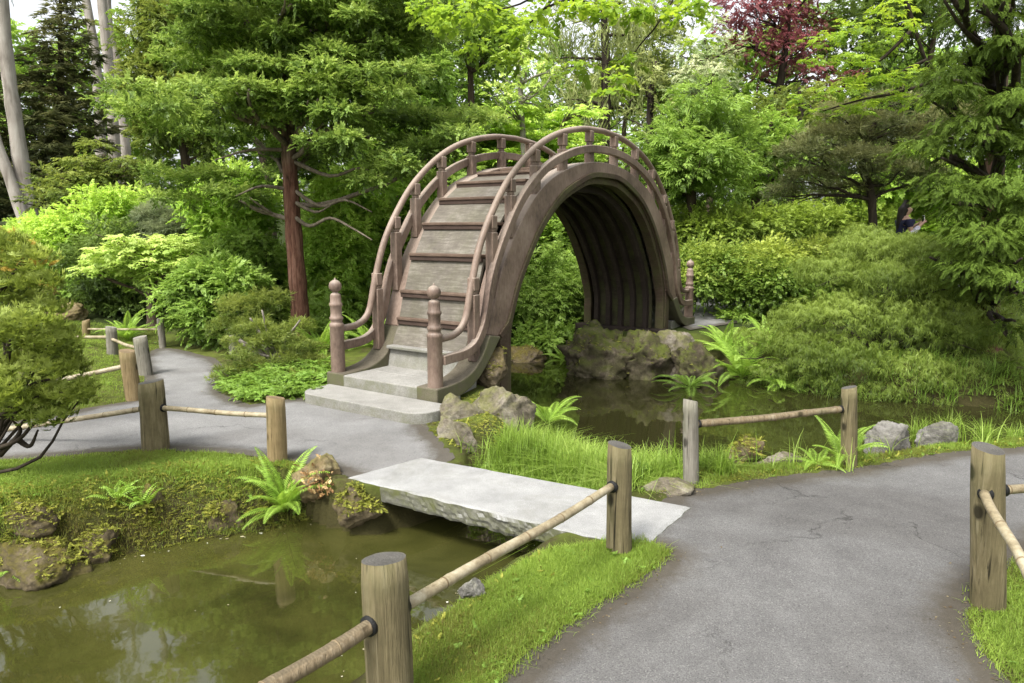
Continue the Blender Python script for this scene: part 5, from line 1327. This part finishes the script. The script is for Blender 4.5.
def floating():
    q = np.concatenate([rng.uniform((-4,1.2),(1,4.8),(60000,2)), rng.uniform((0,5.0),(6,9),(12000,2))]); p = sdP(q[:,0], q[:,1])
    ok = (p < -.01) & (rng.random(len(q)) < .20*np.exp(p/.03)+.0008); q = q[ok]; n = len(q)
    P = np.column_stack([q, np.full(n, -.2965)]); r = rng.uniform(.0015,.0048,n)*(1+1.2*(rng.random(n) < .12)); a0 = rng.uniform(0, 2*pi, n)
    V = np.stack([P+np.stack([np.cos(a0+k*pi/3)*r*(1 if k % 3 else 1.5), np.sin(a0+k*pi/3)*r, 0*r], 1) for k in range(6)], 1).reshape(-1,3)
    T = np.repeat(np.column_stack([rng.random(n), rng.random(n), rng.random(n), np.ones(n)]), 6, 0)
    tag(mesh_obj('floating_specks', V, np.arange(6*n).reshape(n,6), leaf_mat('pale_floating_specks', (.16,.13,.06), (.36,.33,.22), (.66,.65,.58), .1, .6, k=1.0), None, (0,0,0), T), 'pale foam and fallen specks floating along the edges of the pond', 'foam', kind='stuff')
floating()
# rusty sedum on the crusted rock
q = np.array([at(u, v, hit(313,495)[1]-.10+.05*rng.normal()) for u, v in rng.normal(size=(90,2))*np.array([9,8])+np.array([318,484])]); n = len(q); rn = rng.normal(size=(n,3))
V, F, T = scatter(q, rn+np.array([0,-.4,.5]), rn[:, ::-1]+np.array([0,-.4,1.]), rng.uniform(.03,.05,n), rng.random(n), TM['round'])
sq = empty('sedum_plant', q.mean(0), 'rusty red sedum on the crusted rock beside the slab bridge', 'plant'); mesh_obj('foliage', V, F, LM['sedum'], sq, q.mean(0), T)

# ------------------------------------------------------------------ the visitor among the shrubs
def skin_obj(name, pts, edges, rad, mat, parent, root=0, sub=2):
    bm = bmesh.new(); L = bm.verts.layers.skin.verify(); vs = []
    for p, r in zip(pts, rad):
        v = bm.verts.new(p); v[L].radius = (r, r) if not isinstance(r, tuple) else r; vs.append(v)
    vs[root][L].use_root = True
    for a, b in edges: bm.edges.new((vs[a], vs[b]))
    me = bpy.data.meshes.new(name); bm.to_mesh(me); bm.free(); me.materials.append(mat)
    o = bpy.data.objects.new(name, me); COL.objects.link(o); o.parent = parent
    s = o.modifiers.new('skin', 'SKIN'); s.use_smooth_shade = True
    m = o.modifiers.new('smooth', 'SUBSURF'); m.levels = sub; m.render_levels = sub
    return o
def flat_mat(name, c, rough=.8):
    m, nt = new_mat(name); n1 = noise_tex(nt, 30, 4, .6, objco(nt))
    finish(nt, ramp(nt, [(.3, tuple(x*.75 for x in c)), (.7, c)], n1.outputs[0]).outputs[0], rough, n1.outputs[0], .15, .004, .3); return m
def person():
    SK = flat_mat('skin', (.48,.30,.22), .55); HR = flat_mat('dark_hair', (.022,.016,.014), .5); NV = flat_mat('navy_cloth', (.022,.022,.06)); LV = flat_mat('pale_lilac_cloth', (.62,.58,.70)); TR = flat_mat('dark_trousers', (.02,.022,.03))
    d = 13.2; hd = at(905.5, 211, d); g = gpt(hd[0], d)
    H = 1.62; zb = hd[2] + .13 - H
    o = empty('person', (hd[0], d, zb), 'person with long dark hair in a navy top holding up something pale among the shrubs', 'person')
    # faces +x (to the right of the picture)
    pts = [(0,0,.90),(0,0,1.05),(.0,0,1.22),(-.01,0,1.34),(0.0,0,1.40),(.02,0,1.47),(.03,0,1.54),(.04,0,1.58)]
    rad = [.13,.115,.125,.10,.052,.075,.088,.06]
    ed = [(i, i+1) for i in range(7)]
    def chain(p0, ps, rs):
        k = p0
        for p, r in zip(ps, rs): pts.append(p); rad.append(r); ed.append((k, len(pts)-1)); k = len(pts)-1
        return k
    nose = chain(6, [(.125,0,1.515)], [.012])
    for sg in (-1, 1):
        sh_ = chain(3, [(-.01, sg*.165, 1.32)], [.055]); el = chain(sh_, [(.03, sg*.21, 1.06)], [.040]); wr = chain(el, [(.24, sg*.08, 1.22)], [.026]); pm = chain(wr, [(.30, sg*.055, 1.27)], [.028])
        for j in range(4): chain(pm, [(.33, sg*(.03+.018*j), 1.30-.004*j), (.355, sg*(.025+.018*j), 1.325-.01*j), (.350, sg*(.020+.018*j), 1.345-.008*j)], [.0095, .009, .008])
        chain(wr, [(.27, sg*.03, 1.265), (.30, sg*.015, 1.30)], [.011, .009])
        hp = chain(0, [(0, sg*.09, .84)], [.095]); kn = chain(hp, [(.02, sg*.10, .46)], [.058]); an = chain(kn, [(-.02, sg*.10, .08)], [.038]); chain(an, [(.10, sg*.11, .03), (.17, sg*.115, .025)], [.036, .026])
    skin_obj('body', pts, ed, rad, SK, o)
    skin_obj('hair', [(.0,0,1.60),(-.035,0,1.55),(-.06,0,1.46),(-.07,0,1.36),(-.08,0,1.24),(-.085,0,1.12),(.01,0,1.615),(.03,0,1.61),(.0,.055,1.54),(.0,-.055,1.54)], [(0,1),(1,2),(2,3),(3,4),(4,5),(0,6),(6,7),(1,8),(1,9)], [.07,.088,.085,.08,.07,.04,.05,.035,.045,.045], HR, o)
    P = [(0,0,.86),(0,0,1.05),(0,0,1.22),(-.01,0,1.33),(-.01,.165,1.32),(-.01,-.165,1.32),(.01,.19,1.18),(.01,-.19,1.18)]
    skin_obj('top', P, [(0,1),(1,2),(2,3),(3,4),(3,5),(4,6),(5,7)], [.15,.13,.145,.125,.075,.075,.06,.06], NV, o)
    for sg in (-1, 1): skin_obj('sleeve', [(.012, sg*.195, 1.16),(.03, sg*.21, 1.06),(.13, sg*.145, 1.14),(.22, sg*.09, 1.205)], [(0,1),(1,2),(2,3)], [.06,.058,.052,.044], LV, o)
    skin_obj('trousers', [(0,0,.92),(0,.09,.84),(.02,.10,.46),(-.02,.10,.10),(0,-.09,.84),(.02,-.10,.46),(-.02,-.10,.10)], [(0,1),(1,2),(2,3),(0,4),(4,5),(5,6)], [.145,.11,.072,.058,.11,.072,.058], TR, o)
    ph = empty('phone', (hd[0]+.345, d, zb+1.335), 'pale phone held up in both hands by the visitor with dark hair', 'phone')
    mb = MB(); mb.box(-.012,-.002,-.040,.040,-.075,.075); mb.build('case', flat_mat('pale_phone_case', (.75,.72,.78), .4), ph, bev=.004)
    mb = MB(); mb.box(-.0145,-.0122,-.036,.036,-.07,.07); mb.build('screen', flat_mat('phone_screen', (.02,.02,.025), .15), ph)
    return zb, g
person()

# ------------------------------------------------------------------ daylight
SUN_EL, SUN_AZ = radians(56), radians(215)     # azimuth clockwise from +Y
w = bpy.data.worlds.new('World'); scene.world = w; w.use_nodes = True
nt = w.node_tree; nt.nodes.clear()
sky = nt.nodes.new('ShaderNodeTexSky'); sky.sky_type = 'NISHITA'; sky.sun_disc = False
sky.sun_elevation = SUN_EL; sky.sun_rotation = SUN_AZ; sky.air_density = 1.0; sky.dust_density = 4.0; sky.ozone_density = 1.0
hs = nt.nodes.new('ShaderNodeHueSaturation'); hs.inputs['Saturation'].default_value = 0.18; hs.inputs['Value'].default_value = 2.3
bg = nt.nodes.new('ShaderNodeBackground'); bg.inputs['Strength'].default_value = 0.15
out = nt.nodes.new('ShaderNodeOutputWorld')
nt.links.new(sky.outputs[0], hs.inputs['Color']); nt.links.new(hs.outputs[0], bg.inputs[0]); nt.links.new(bg.outputs[0], out.inputs[0])
sd = bpy.data.lights.new('sun', 'SUN'); sd.energy = 4.7; sd.angle = radians(14); sd.color = (1.0, .965, .90)
so = bpy.data.objects.new('sun', sd); COL.objects.link(so); so.location = (0, 0, 30)
dv = Vector((sin(SUN_AZ)*cos(SUN_EL), cos(SUN_AZ)*cos(SUN_EL), sin(SUN_EL)))
so.rotation_euler = dv.to_track_quat('Z', 'Y').to_euler()

scene.view_settings.view_transform = 'Standard'
scene.view_settings.look = 'None'
scene.view_settings.exposure = 0
scene.view_settings.gamma = 1
scene.render.engine = 'CYCLES'
scene.cycles.max_bounces = 8; scene.cycles.diffuse_bounces = 3; scene.cycles.transmission_bounces = 4; scene.cycles.glossy_bounces = 3
scene.cycles.use_denoising = True
scene.cycles.sample_clamp_indirect = 8
